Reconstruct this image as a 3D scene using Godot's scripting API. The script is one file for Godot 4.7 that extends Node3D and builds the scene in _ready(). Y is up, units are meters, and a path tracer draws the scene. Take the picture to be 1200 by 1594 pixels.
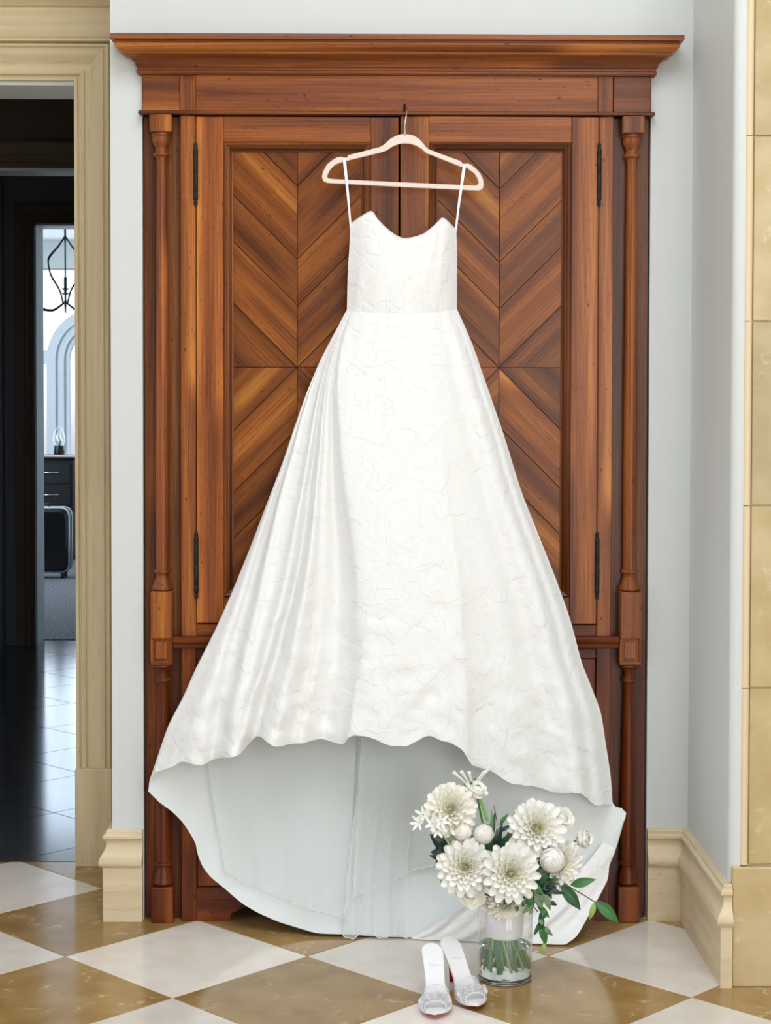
extends Node3D

var O := Vector3.ZERO          # base of the thing that is being built; helpers take places in the room and store them from this base
var M := {}                    # materials
var T := {}                    # textures
var used := {}
var rng := RandomNumberGenerator.new()

# ------------------------------------------------------------------ naming and nodes
func numbered(called: String) -> String:
	if not used.has(called):
		used[called] = 0
		return called
	used[called] += 1
	return "%s_%03d" % [called, used[called]]

func tag(o: Node, label: String, category: String, group := "", kind := "") -> void:
	if label:
		o.set_meta("label", label)
	if category:
		o.set_meta("category", category)
	if group:
		o.set_meta("group", group)
	if kind:
		o.set_meta("kind", kind)

func thing(called: String, label: String, category: String, at := Vector3.ZERO, group := "", kind := "") -> Node3D:
	var o := Node3D.new()
	o.name = numbered(called)
	add_child(o)
	o.position = at
	tag(o, label, category, group, kind)
	O = at
	return o

func holder(called: String, parent: Node) -> Node3D:
	var o := Node3D.new()
	o.name = called
	parent.add_child(o, true)
	return o

func obj(called: String, st: SurfaceTool, mat: Material, parent: Node = self) -> MeshInstance3D:
	st.generate_normals()
	var o := MeshInstance3D.new()
	o.mesh = st.commit()
	o.mesh.surface_set_material(0, mat)
	o.name = numbered(called) if parent == self else called
	parent.add_child(o, true)
	return o

func inst(called: String, mesh: Mesh, parent: Node, tr: Transform3D) -> MeshInstance3D:
	var o := MeshInstance3D.new()
	o.mesh = mesh
	o.transform = tr
	o.name = called
	parent.add_child(o, true)
	return o

# ------------------------------------------------------------------ shapes
func ns() -> SurfaceTool:
	var st := SurfaceTool.new()
	st.begin(Mesh.PRIMITIVE_TRIANGLES)
	return st

func sn() -> SurfaceTool:
	O = Vector3.ZERO
	return ns()

func vert(st: SurfaceTool, p: Vector3, uv: Vector2, sg: int) -> void:
	st.set_smooth_group(sg)
	st.set_uv(uv)
	st.add_vertex(p - O)

# a, b, c, d run anticlockwise as seen from outside
func quad(st: SurfaceTool, a: Vector3, b: Vector3, c: Vector3, d: Vector3, ua: Vector2, ub: Vector2, uc: Vector2, ud: Vector2, sg := -1) -> void:
	if not a.is_equal_approx(b) and not b.is_equal_approx(c):
		vert(st, a, ua, sg); vert(st, c, uc, sg); vert(st, b, ub, sg)
	if not c.is_equal_approx(d) and not a.is_equal_approx(d):
		vert(st, a, ua, sg); vert(st, d, ud, sg); vert(st, c, uc, sg)

func tri(st: SurfaceTool, a: Vector3, b: Vector3, c: Vector3, ua := Vector2.ZERO, ub := Vector2.ZERO, uc := Vector2.ZERO, sg := -1) -> void:
	vert(st, a, ua, sg); vert(st, c, uc, sg); vert(st, b, ub, sg)

func grain_uv(p: Vector3, n: int, ax: int, off: Vector2) -> Vector2:
	var v := 0
	for k in 3:
		if k != ax and k != n:
			v = k
	if n == ax:
		return Vector2(p[(ax + 1) % 3], p[(ax + 2) % 3]) + off
	return Vector2(p[ax], p[v]) + off

func box(st: SurfaceTool, x0: float, x1: float, y0: float, y1: float, z0: float, z1: float, ax := 1, ch := 0.002) -> void:
	var lo := Vector3(x0, y0, z0)
	var hi := Vector3(x1, y1, z1)
	var off := Vector2(rng.randf(), rng.randf()) * 3.0
	ch = minf(ch, 0.45 * minf(hi.x - lo.x, minf(hi.y - lo.y, hi.z - lo.z)))
	for n in 3:
		var a := (n + 1) % 3
		var b := (n + 2) % 3
		for s in 2:
			var p := []
			for k in [[0, 0], [1, 0], [1, 1], [0, 1]]:
				var q := Vector3.ZERO
				q[n] = hi[n] if s else lo[n]
				q[a] = hi[a] - ch if k[0] else lo[a] + ch
				q[b] = hi[b] - ch if k[1] else lo[b] + ch
				p.append(q)
			if s == 0:
				p.reverse()
			quad(st, p[0], p[1], p[2], p[3], grain_uv(p[0], n, ax, off), grain_uv(p[1], n, ax, off), grain_uv(p[2], n, ax, off), grain_uv(p[3], n, ax, off))
	if ch <= 0.0:
		return
	for n in 3:             # the twelve edges, along axis n
		var a := (n + 1) % 3
		var b := (n + 2) % 3
		for i in 2:
			for j in 2:
				var p := []
				for k in 2:
					for e in 2:
						var q := Vector3.ZERO
						q[n] = hi[n] - ch if (k != e) else lo[n] + ch
						q[a] = (hi[a] if i else lo[a]) if k == 0 else (hi[a] - ch if i else lo[a] + ch)
						q[b] = (hi[b] - ch if j else lo[b] + ch) if k == 0 else (hi[b] if j else lo[b])
						p.append(q)
				if (i + j) % 2 == 1:
					p.reverse()
				quad(st, p[0], p[1], p[2], p[3], grain_uv(p[0], a, ax, off), grain_uv(p[1], a, ax, off), grain_uv(p[2], a, ax, off), grain_uv(p[3], a, ax, off))
	for i in 2:             # the eight corners
		for j in 2:
			for k in 2:
				var c := Vector3(hi.x if i else lo.x, hi.y if j else lo.y, hi.z if k else lo.z)
				var m := Vector3(hi.x - ch if i else lo.x + ch, hi.y - ch if j else lo.y + ch, hi.z - ch if k else lo.z + ch)
				var p := [Vector3(c.x, m.y, m.z), Vector3(m.x, c.y, m.z), Vector3(m.x, m.y, c.z)]
				if (i + j + k) % 2 == 0:
					p.reverse()
				tri(st, p[0], p[1], p[2], grain_uv(p[0], 2, ax, off), grain_uv(p[1], 2, ax, off), grain_uv(p[2], 2, ax, off))

func box_obj(called: String, x0: float, x1: float, y0: float, y1: float, z0: float, z1: float, mat: Material, parent: Node, ax := 1, ch := 0.002) -> MeshInstance3D:
	var st := ns()
	box(st, x0, x1, y0, y1, z0, z1, ax, ch)
	return obj(called, st, mat, parent)

func groups_of(prof: Array) -> Array:      # a new smooth group wherever the profile turns sharply
	var g := [0]
	for j in range(1, prof.size() - 1):
		var a: Vector2 = (prof[j] - prof[j - 1]).normalized()
		var b: Vector2 = (prof[j + 1] - prof[j]).normalized()
		g.append(g[-1] + (1 if a.dot(b) < 0.8 else 0))
	return g

# a moulding: the profile's x goes sideways from the path (towards dir x up), its y along up; corners are mitred
func sweep(st: SurfaceTool, path: Array, prof: Array, up: Vector3, closed := false, caps := true) -> void:
	var n := path.size()
	var off := Vector2(rng.randf(), rng.randf()) * 3.0
	var rows := []
	var along := [0.0]
	for i in n:
		var d0: Vector3 = (path[i] - path[(i - 1 + n) % n]).normalized()
		var d1: Vector3 = (path[(i + 1) % n] - path[i]).normalized()
		if not closed and i == 0:
			d0 = d1
		if not closed and i == n - 1:
			d1 = d0
		var s0 := d0.cross(up)
		var s1 := d1.cross(up)
		var m := (s0 + s1) / (1.0 + s0.dot(s1))
		var row := []
		for q in prof:
			row.append(path[i] + m * q.x + up * q.y)
		rows.append(row)
		if i > 0:
			along.append(along[-1] + path[i].distance_to(path[i - 1]))
	var g := groups_of(prof)
	var v := [0.0]
	for j in range(1, prof.size()):
		v.append(v[-1] + prof[j].distance_to(prof[j - 1]))
	for i in (n if closed else n - 1):
		var k := (i + 1) % n
		var u0: float = along[i]
		var u1: float = u0 + path[k].distance_to(path[i])
		for j in prof.size() - 1:
			quad(st, rows[i][j], rows[i][j + 1], rows[k][j + 1], rows[k][j], Vector2(u0, v[j]) + off, Vector2(u0, v[j + 1]) + off, Vector2(u1, v[j + 1]) + off, Vector2(u1, v[j]) + off, 1 + i * 64 + g[j])
	if caps and not closed:
		var poly := PackedVector2Array(prof)
		var t := Geometry2D.triangulate_polygon(poly)
		for e in [0, n - 1]:
			for k in range(0, t.size(), 3):
				tri(st, rows[e][t[k]], rows[e][t[k + 1]], rows[e][t[k + 2]], poly[t[k]] + off, poly[t[k + 1]] + off, poly[t[k + 2]] + off)

func lathe(st: SurfaceTool, prof: Array, c: Vector3, segs := 28, axis := Vector3.UP) -> void:
	var g := groups_of(prof)
	var off := Vector2(rng.randf(), rng.randf()) * 3.0
	var b := Basis(Quaternion(Vector3.UP, axis)) if not axis.is_equal_approx(Vector3.UP) else Basis()
	var v := [0.0]
	for j in range(1, prof.size()):
		v.append(v[-1] + prof[j].distance_to(prof[j - 1]))
	for j in prof.size() - 1:
		for i in segs:
			var p := []
			var uv := []
			for k in [[i, j], [i, j + 1], [i + 1, j + 1], [i + 1, j]]:
				var a: float = TAU * (k[0] % segs) / segs
				var q: Vector2 = prof[k[1]]
				p.append(c + b * Vector3(q.x * sin(a), q.y, q.x * cos(a)))
				uv.append(Vector2(v[k[1]], 0.12 * k[0] / segs) + off)
			quad(st, p[0], p[3], p[2], p[1], uv[0], uv[3], uv[2], uv[1], g[j] + 1)

func tube(st: SurfaceTool, pts: Array, radii: Array, segs := 8) -> void:
	var n := pts.size()
	var rows := []
	var ref := Vector3(0.31, 0.22, 0.93).normalized()
	var first: Vector3 = (pts[1] - pts[0]).normalized()
	if absf(first.dot(ref)) > 0.9:
		ref = Vector3.RIGHT
	var side := first.cross(ref).normalized()
	var u := 0.0
	var us := []
	for i in n:
		var d: Vector3 = (pts[mini(i + 1, n - 1)] - pts[maxi(i - 1, 0)]).normalized()
		side = (side - d * side.dot(d)).normalized()
		var other := d.cross(side)
		var r: float = radii[i] if i < radii.size() else radii[-1]
		var row := []
		for k in segs:
			var a := TAU * k / segs
			row.append(pts[i] + (side * cos(a) + other * sin(a)) * r)
		rows.append(row)
		if i > 0:
			u += pts[i].distance_to(pts[i - 1])
		us.append(u)
	for i in n - 1:
		for k in segs:
			var m := (k + 1) % segs
			quad(st, rows[i][k], rows[i][m], rows[i + 1][m], rows[i + 1][k], Vector2(us[i], 0.02 * k), Vector2(us[i], 0.02 * (k + 1)), Vector2(us[i + 1], 0.02 * (k + 1)), Vector2(us[i + 1], 0.02 * k), 1)
	for k in range(1, segs - 1):
		tri(st, rows[0][0], rows[0][k + 1], rows[0][k])
		tri(st, rows[n - 1][0], rows[n - 1][k], rows[n - 1][k + 1])

# a smooth curve through points, sampled at t in 0..1 of its length
func along(pts: Array, t: float) -> Vector3:
	var lens := [0.0]
	for i in range(1, pts.size()):
		lens.append(lens[-1] + pts[i].distance_to(pts[i - 1]))
	var d: float = clampf(t, 0, 1) * lens[-1]
	var i := 0
	while i < pts.size() - 2 and lens[i + 1] < d:
		i += 1
	var f: float = (d - lens[i]) / maxf(lens[i + 1] - lens[i], 1e-6)
	var p0: Vector3 = pts[maxi(i - 1, 0)]
	var p3: Vector3 = pts[mini(i + 2, pts.size() - 1)]
	var a: Vector3 = pts[i]
	var b: Vector3 = pts[i + 1]
	return a.lerp(b, f) * 0.4 + a.cubic_interpolate(b, p0, p3, f) * 0.6

func curve(pts: Array, n: int) -> Array:
	var out := []
	for i in n + 1:
		out.append(along(pts, float(i) / n))
	return out

func v3(flat: Array, z := 0.0) -> Array:
	var out := []
	for q in flat:
		out.append(Vector3(q[0], q[1], q[2] if q.size() > 2 else z))
	return out

func grid(st: SurfaceTool, p: Array, uv: Array, sg := 1) -> void:
	for i in p.size() - 1:
		for j in p[i].size() - 1:
			quad(st, p[i][j], p[i + 1][j], p[i + 1][j + 1], p[i][j + 1], uv[i][j], uv[i + 1][j], uv[i + 1][j + 1], uv[i][j + 1], sg)

# a cloth panel spanned between four border curves, moved by a fold function
func panel(top: Array, bottom: Array, left: Array, right: Array, nu: int, nv: int, fold: Callable) -> SurfaceTool:
	var ts := []
	var bs := []
	for i in nu + 1:
		ts.append(along(top, float(i) / nu))
		bs.append(along(bottom, float(i) / nu))
	var p := []
	var uv := []
	for j in nv + 1:
		var t := float(j) / nv
		var l := along(left, t)
		var r := along(right, t)
		var row := []
		var urow := []
		for i in nu + 1:
			var s := float(i) / nu
			var q: Vector3 = l.lerp(r, s) + ts[i].lerp(bs[i], t) - (ts[0].lerp(ts[nu], s)).lerp(bs[0].lerp(bs[nu], s), t)
			var f = fold.call(s, t)
			if f is Vector3:
				q += f
			else:
				q.z += f
			row.append(q)
			urow.append(Vector2(q.x, -q.y))
		p.append(row)
		uv.append(urow)
	var st := ns()
	grid(st, p, uv)
	return st

func bump(x: float, c: float, w: float) -> float:
	return exp(-pow((x - c) / w, 2.0))

# ------------------------------------------------------------------ textures
func field(w: int, h: int, freq: float, sd: int, octaves := 3, kind := FastNoiseLite.TYPE_SIMPLEX_SMOOTH, full_w := 0, full_h := 0, warp := 0.0) -> PackedByteArray:
	var n := FastNoiseLite.new()
	n.seed = sd
	n.noise_type = kind
	n.frequency = freq
	n.fractal_octaves = octaves
	if kind == FastNoiseLite.TYPE_CELLULAR:
		n.cellular_return_type = FastNoiseLite.RETURN_DISTANCE2_SUB
		n.fractal_type = FastNoiseLite.FRACTAL_NONE
	if warp > 0.0:
		n.domain_warp_enabled = true
		n.domain_warp_amplitude = warp
		n.domain_warp_frequency = freq * 1.3
		n.domain_warp_fractal_octaves = 3
	var im := n.get_seamless_image(w, h)
	im.convert(Image.FORMAT_L8)
	if full_w:
		im.resize(full_w, full_h, Image.INTERPOLATE_CUBIC)
	return im.get_data()

func tex(w: int, h: int, bytes: PackedByteArray, fmt := Image.FORMAT_RGB8) -> ImageTexture:
	return ImageTexture.create_from_image(Image.create_from_data(w, h, false, fmt, bytes))

func wood_texture() -> ImageTexture:
	var w := 1024
	var h := 512
	var a := field(20, 512, 0.16, 11, 4, FastNoiseLite.TYPE_SIMPLEX_SMOOTH, w, h)
	var b := field(12, 128, 0.035, 12, 2, FastNoiseLite.TYPE_SIMPLEX_SMOOTH, w, h)
	var c := field(160, 512, 0.2, 13, 2, FastNoiseLite.TYPE_SIMPLEX_SMOOTH, w, h)
	var d := field(w, h, 0.035, 14, 2)
	var out := PackedByteArray()
	out.resize(w * h * 3)
	var dark := Color(0.37, 0.185, 0.07)
	var middle := Color(0.575, 0.33, 0.135)
	var light := Color(0.80, 0.53, 0.25)
	for i in w * h:
		var t := clampf(0.5 + (a[i] / 255.0 - 0.5) * 0.5 + (b[i] / 255.0 - 0.5) * 0.9, 0, 1)
		var k := dark.lerp(middle, t * 2.0) if t < 0.5 else middle.lerp(light, t * 2.0 - 1.0)
		var m := 1.0
		if c[i] > 190:
			m -= minf(0.35, (c[i] - 190) / 130.0)
		if d[i] > 222:
			m -= minf(0.5, (d[i] - 222) / 30.0)
		out[i * 3] = int(255 * k.r * m)
		out[i * 3 + 1] = int(255 * k.g * m)
		out[i * 3 + 2] = int(255 * k.b * m)
	return tex(w, h, out)

func stone_texture(w: int, base: Color, second: Color, vein: Color, veins: float, sd: int, freq := 0.008, stretch := 1) -> ImageTexture:
	var a := field(w / stretch, w, freq * 1.5, sd, 5, FastNoiseLite.TYPE_SIMPLEX_SMOOTH, w, w, 20.0)
	var b := field(w / stretch, w, freq, sd + 1, 4, FastNoiseLite.TYPE_SIMPLEX_SMOOTH, w, w, 30.0)
	var c := field(w, w, 0.03, sd + 2, 3)
	var out := PackedByteArray()
	out.resize(w * w * 3)
	for i in w * w:
		var k := base.lerp(second, clampf((a[i] / 255.0 - 0.3) * 1.6, 0, 1))
		var r := 1.0 - absf(b[i] / 127.5 - 1.0)
		var v := pow(clampf((r - 0.93) / 0.07, 0, 1), 1.5) * veins * clampf((c[i] - 110) / 60.0, 0.0, 1.0)
		k = k.lerp(vein, v)
		out[i * 3] = int(255 * k.r)
		out[i * 3 + 1] = int(255 * k.g)
		out[i * 3 + 2] = int(255 * k.b)
	return tex(w, w, out)

func brocade_texture() -> ImageTexture:       # relief of large overlapping petals in the cloth, with a fine thread over it
	var w := 1024
	var a := field(w, w, 0.0055, 31, 2, FastNoiseLite.TYPE_SIMPLEX_SMOOTH, 0, 0, 34.0)
	var c := field(w, w, 0.0085, 33, 2, FastNoiseLite.TYPE_SIMPLEX_SMOOTH, 0, 0, 26.0)
	var e := field(w, w, 0.012, 35, 3)
	var g := field(w, 256, 0.05, 36, 3, FastNoiseLite.TYPE_SIMPLEX_SMOOTH, w, w)
	var b := field(512, 64, 0.16, 32, 2, FastNoiseLite.TYPE_SIMPLEX_SMOOTH, w, w)
	var out := PackedByteArray()
	out.resize(w * w)
	for i in w * w:
		var p := smoothstep(120.0, 132.0, float(a[i])) * 46.0 + smoothstep(138.0, 152.0, float(c[i])) * 40.0 + smoothstep(106.0, 94.0, float(c[i])) * 30.0
		var lip := bump(float(a[i]), 131.0, 5.0) * 16.0 + bump(float(c[i]), 150.0, 5.0) * 14.0
		out[i] = int(clampf(40 + p + lip + (e[i] - 128) * 0.16 + (g[i] - 128) * 0.14 + (b[i] - 128) * 0.10, 0, 255))
	return tex(w, w, out, Image.FORMAT_L8)

func mat(called: String, color: Color, rough := 0.5, texture: Texture2D = null, scale := Vector3.ONE, spec := 0.5) -> StandardMaterial3D:
	var m := StandardMaterial3D.new()
	m.resource_name = called
	m.albedo_color = color
	m.roughness = rough
	m.metallic_specular = spec
	m.cull_mode = BaseMaterial3D.CULL_DISABLED
	if texture:
		m.albedo_texture = texture
		m.uv1_scale = scale
	M[called] = m
	return m

func relief(m: StandardMaterial3D, texture: Texture2D, cm: float) -> void:
	m.heightmap_enabled = true
	m.heightmap_texture = texture
	m.heightmap_scale = cm

func lin(r: float, g: float, b: float) -> Color:
	return Color(r / 255.0, g / 255.0, b / 255.0)

func make_materials() -> void:
	T.wood = wood_texture()
	var ws := Vector3(1 / 1.3, 1 / 0.42, 1)
	for k in 6:
		var f: float = [1.0, 0.86, 1.12, 0.94, 0.78, 1.04][k]
		mat("wood%d" % k, Color(0.98 * f, 0.93 * f, 0.9 * f), 0.36, T.wood, ws, 0.42)
		relief(M["wood%d" % k], T.wood, 0.05)
	for k in 6:
		var f: float = [0.92, 1.04, 0.86, 0.98, 0.9, 1.06][k]
		mat("plank%d" % k, Color(minf(1, 0.96 * f), minf(1, 0.92 * f), 0.80 * f), 0.30, T.wood, ws, 0.36)
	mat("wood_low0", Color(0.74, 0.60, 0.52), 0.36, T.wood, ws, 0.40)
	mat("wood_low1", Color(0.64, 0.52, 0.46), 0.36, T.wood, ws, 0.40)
	mat("wood_dark", Color(0.72, 0.62, 0.55), 0.34, T.wood, ws)
	mat("iron", lin(38, 38, 38), 0.5)
	M.iron.metallic = 0.6
	mat("paint", lin(216, 219, 216), 0.6)
	mat("ceiling_paint", lin(235, 234, 230), 0.8)
	T.cream = stone_texture(512, lin(246, 238, 228), lin(238, 228, 214), lin(220, 206, 188), 0.4, 41)
	T.brown = stone_texture(512, lin(172, 142, 92), lin(152, 121, 72), lin(224, 212, 190), 0.8, 45, 0.006)
	T.gold = stone_texture(512, lin(208, 190, 150), lin(194, 172, 126), lin(226, 214, 188), 0.7, 49, 0.007)
	T.lime = stone_texture(512, lin(226, 208, 174), lin(212, 190, 152), lin(196, 168, 124), 0.6, 53, 0.012, 8)
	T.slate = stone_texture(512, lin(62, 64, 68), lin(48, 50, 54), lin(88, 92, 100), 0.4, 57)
	var m3 := Vector3(1 / 0.9, 1 / 0.9, 1)
	for k in 3:
		var f: float = [1.0, 0.96, 1.03][k]
		mat("cream%d" % k, Color(f * .97, f * .97, f * .97), 0.16, T.cream, m3)
		mat("brown%d" % k, Color(f, f * .98, f * .95), 0.13, T.brown, m3)
		mat("gold%d" % k, Color(f * .93, f * .91, f * .84), 0.3, T.gold, m3)
		mat("slate%d" % k, Color(f, f, f), 0.12, T.slate, m3)
	mat("gold_base", Color(1, 0.98, 0.95), 0.3, T.gold, m3)
	mat("grout", lin(150, 132, 104), 0.8)
	mat("lime", Color(1, 1, 1), 0.55, T.lime, Vector3(1 / 0.7, 1 / 0.5, 1))
	mat("tan", Color(0.97, 0.965, 0.93), 0.55, T.lime, Vector3(1 / 1.6, 1 / 0.35, 1))
	mat("pencil", lin(232, 208, 170), 0.3)
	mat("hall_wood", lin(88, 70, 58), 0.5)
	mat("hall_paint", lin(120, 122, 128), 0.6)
	mat("frame_paint", lin(225, 228, 230), 0.5)
	mat("carpet", lin(190, 192, 196), 0.95, tex(256, 256, field(256, 256, 0.09, 61, 3), Image.FORMAT_L8), Vector3(3, 3, 3))
	T.brocade = brocade_texture()
	mat("satin", lin(246, 245, 242), 0.55)
	relief(M.satin, T.brocade, 0.34)
	M.satin.uv1_scale = Vector3(1.55, 1.55, 1)
	M.satin.rim_enabled = true
	M.satin.rim = 0.25
	M.satin.backlight_enabled = true
	M.satin.backlight = Color(0.24, 0.24, 0.24)
	mat("lining", lin(236, 240, 238), 0.6)
	M.lining.backlight_enabled = true
	M.lining.backlight = Color(0.3, 0.3, 0.3)
	mat("tulle", Color(0.93, 0.95, 0.94, 0.42), 0.7)
	M.tulle.transparency = BaseMaterial3D.TRANSPARENCY_ALPHA
	mat("ribbon", lin(250, 246, 248), 0.35)
	mat("velvet", lin(237, 219, 206), 0.75)
	M.velvet.rim_enabled = true
	mat("chrome", lin(225, 225, 228), 0.18)
	M.chrome.metallic = 1.0
	mat("petal", lin(254, 252, 244), 0.6)
	mat("petal_cream", lin(254, 250, 236), 0.6)
	mat("petal_inner", lin(252, 249, 220), 0.6)
	mat("petal_green", lin(226, 226, 140), 0.6)
	for n in ["petal", "petal_cream", "petal_inner", "petal_green"]:
		M[n].backlight_enabled = true
		M[n].backlight = Color(0.3, 0.3, 0.3)
	mat("leaf0", lin(36, 88, 48), 0.4)
	mat("leaf1", lin(58, 118, 56), 0.4)
	mat("leaf2", lin(120, 142, 104), 0.5)
	mat("leaf3", lin(24, 52, 40), 0.35)
	for n in 4:
		M["leaf%d" % n].backlight_enabled = true
		M["leaf%d" % n].backlight = Color(0.2, 0.2, 0.2)
	mat("bud", lin(150, 180, 96), 0.5)
	mat("stem0", lin(122, 186, 76), 0.5)
	mat("stem1", lin(66, 132, 66), 0.5)
	mat("stem2", lin(122, 70, 66), 0.5)
	mat("twig", lin(90, 56, 46), 0.6)
	mat("glass", Color(0.93, 0.97, 0.96, 0.05), 0.02)
	M.glass.transparency = BaseMaterial3D.TRANSPARENCY_ALPHA
	mat("water", Color(0.96, 0.99, 0.98, 0.0), 0.0)
	M.water.refraction_enabled = true
	M.water.refraction_scale = 0.033
	mat("thick_glass", Color(0.86, 0.93, 0.91, 0.0), 0.0)
	M.thick_glass.refraction_enabled = true
	M.thick_glass.refraction_scale = 0.05
	mat("shoe", lin(240, 239, 240), 0.4)
	mat("shoe_mark", lin(222, 220, 224), 0.5)
	mat("mesh_grey", Color(0.86, 0.87, 0.89, 0.42), 0.3)
	M.mesh_grey.transparency = BaseMaterial3D.TRANSPARENCY_ALPHA
	mat("red", lin(196, 20, 36), 0.25)
	mat("black", lin(18, 18, 20), 0.35)
	mat("black_gloss", lin(14, 14, 16), 0.15)
	mat("dark_red", lin(92, 30, 32), 0.4)
	mat("silver", lin(200, 202, 208), 0.2)
	M.silver.metallic = 0.9

# ------------------------------------------------------------------ the place
func _ready() -> void:
	rng.seed = 7
	set_camera_and_light()
	make_materials()
	build_room()
	build_far_rooms()
	build_armoire()
	build_hanger()
	build_dress()
	build_vase()
	build_bouquet()
	build_shoes()

func area(called: String, at: Vector3, size: Vector2, energy: float, color: Color, turn: float, tilt := 0.0) -> void:
	var l := AreaLight3D.new()
	l.name = called
	l.area_size = size
	l.light_energy = energy
	l.light_color = color
	l.shadow_enabled = true
	l.set("area_range", 30.0)
	l.position = at
	l.rotation = Vector3(tilt, turn, 0)
	add_child(l)

func set_camera_and_light() -> void:
	var cam := Camera3D.new()
	cam.name = "camera"
	var f := 2698.15
	cam.projection = Camera3D.PROJECTION_FRUSTUM
	cam.near = 0.05
	cam.far = 80.0
	cam.keep_aspect = Camera3D.KEEP_HEIGHT
	cam.size = 2.0 * cam.near * 797.0 / f
	cam.frustum_offset = Vector2(0, -93.03 / f) * cam.near
	cam.basis = Basis(Vector3.UP, -0.00975) * Basis(Vector3.RIGHT, -0.029986) * Basis(Vector3.BACK, 0.0018275)
	cam.position = Vector3(0, 1.4891, 4.935)
	add_child(cam)
	cam.current = true
	var we := WorldEnvironment.new()
	we.name = "sky"
	var e := Environment.new()
	e.background_mode = Environment.BG_SKY
	var sm := ProceduralSkyMaterial.new()
	sm.sky_top_color = Color(0.80, 0.88, 1.0)
	sm.sky_horizon_color = Color(0.92, 0.96, 1.0)
	sm.ground_bottom_color = Color(0.5, 0.5, 0.5)
	sm.ground_horizon_color = Color(0.8, 0.83, 0.86)
	var sky := Sky.new()
	sky.sky_material = sm
	e.sky = sky
	e.background_energy_multiplier = 2.0
	e.tonemap_mode = Environment.TONE_MAPPER_LINEAR
	e.tonemap_exposure = 0.96
	e.sdfgi_enabled = true
	e.ssao_enabled = true
	e.ssil_enabled = true
	we.environment = e
	add_child(we)
	# daylight that comes through the tall windows behind the camera and the bedroom's arched window, plus added fill lamps
	area("daylight_window", Vector3(1.15, 2.1, 7.42), Vector2(1.2, 3.6), 6.2, Color(0.995, 0.995, 0.99), 0.0)
	area("daylight_window", Vector3(2.65, 2.1, 7.42), Vector2(1.2, 3.6), 6.2, Color(0.995, 0.995, 0.99), 0.0)
	area("added_side_light", Vector3(-3.96, 2.1, 2.9), Vector2(3.2, 3.5), 2.0, Color(0.995, 0.995, 0.99), -PI / 2)  # added fill from the left for the floor and the return wall
	area("added_roof_light", Vector3(0.3, 4.39, 2.7), Vector2(2.6, 2.6), 8.5, Color(0.995, 0.995, 0.99), 0.0, -PI / 2)  # added overhead fill that brightens the floor
	area("bedroom_light", Vector3(-4.38, 1.7, -9.0), Vector2(1.8, 1.8), 11.0, Color(0.84, 0.92, 1.0), -PI / 2)  # added fill from an unseen side, brightens carpet and arched frame
	area("bedroom_light", Vector3(-2.6, 1.85, -11.55), Vector2(1.6, 1.7), 2.2, Color(0.84, 0.92, 1.0), PI)

func struct(called: String, label: String, category: String, st: SurfaceTool, m: Material) -> MeshInstance3D:
	O = Vector3.ZERO
	var o := obj(called, st, m)
	tag(o, label, category, "", "structure")
	return o

const BASE_PROFILE := [Vector2(0, 0.262), Vector2(0.012, 0.262), Vector2(0.016, 0.258), Vector2(0.016, 0.252), Vector2(0.020, 0.250), Vector2(0.024, 0.245), Vector2(0.024, 0.238), Vector2(0.019, 0.233), Vector2(0.016, 0.232), Vector2(0.015, 0.222), Vector2(0.017, 0.210), Vector2(0.024, 0.196), Vector2(0.031, 0.186), Vector2(0.035, 0.175), Vector2(0.035, 0.166), Vector2(0.030, 0.158), Vector2(0.024, 0.155), Vector2(0.024, 0.0), Vector2(0, 0)]

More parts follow.
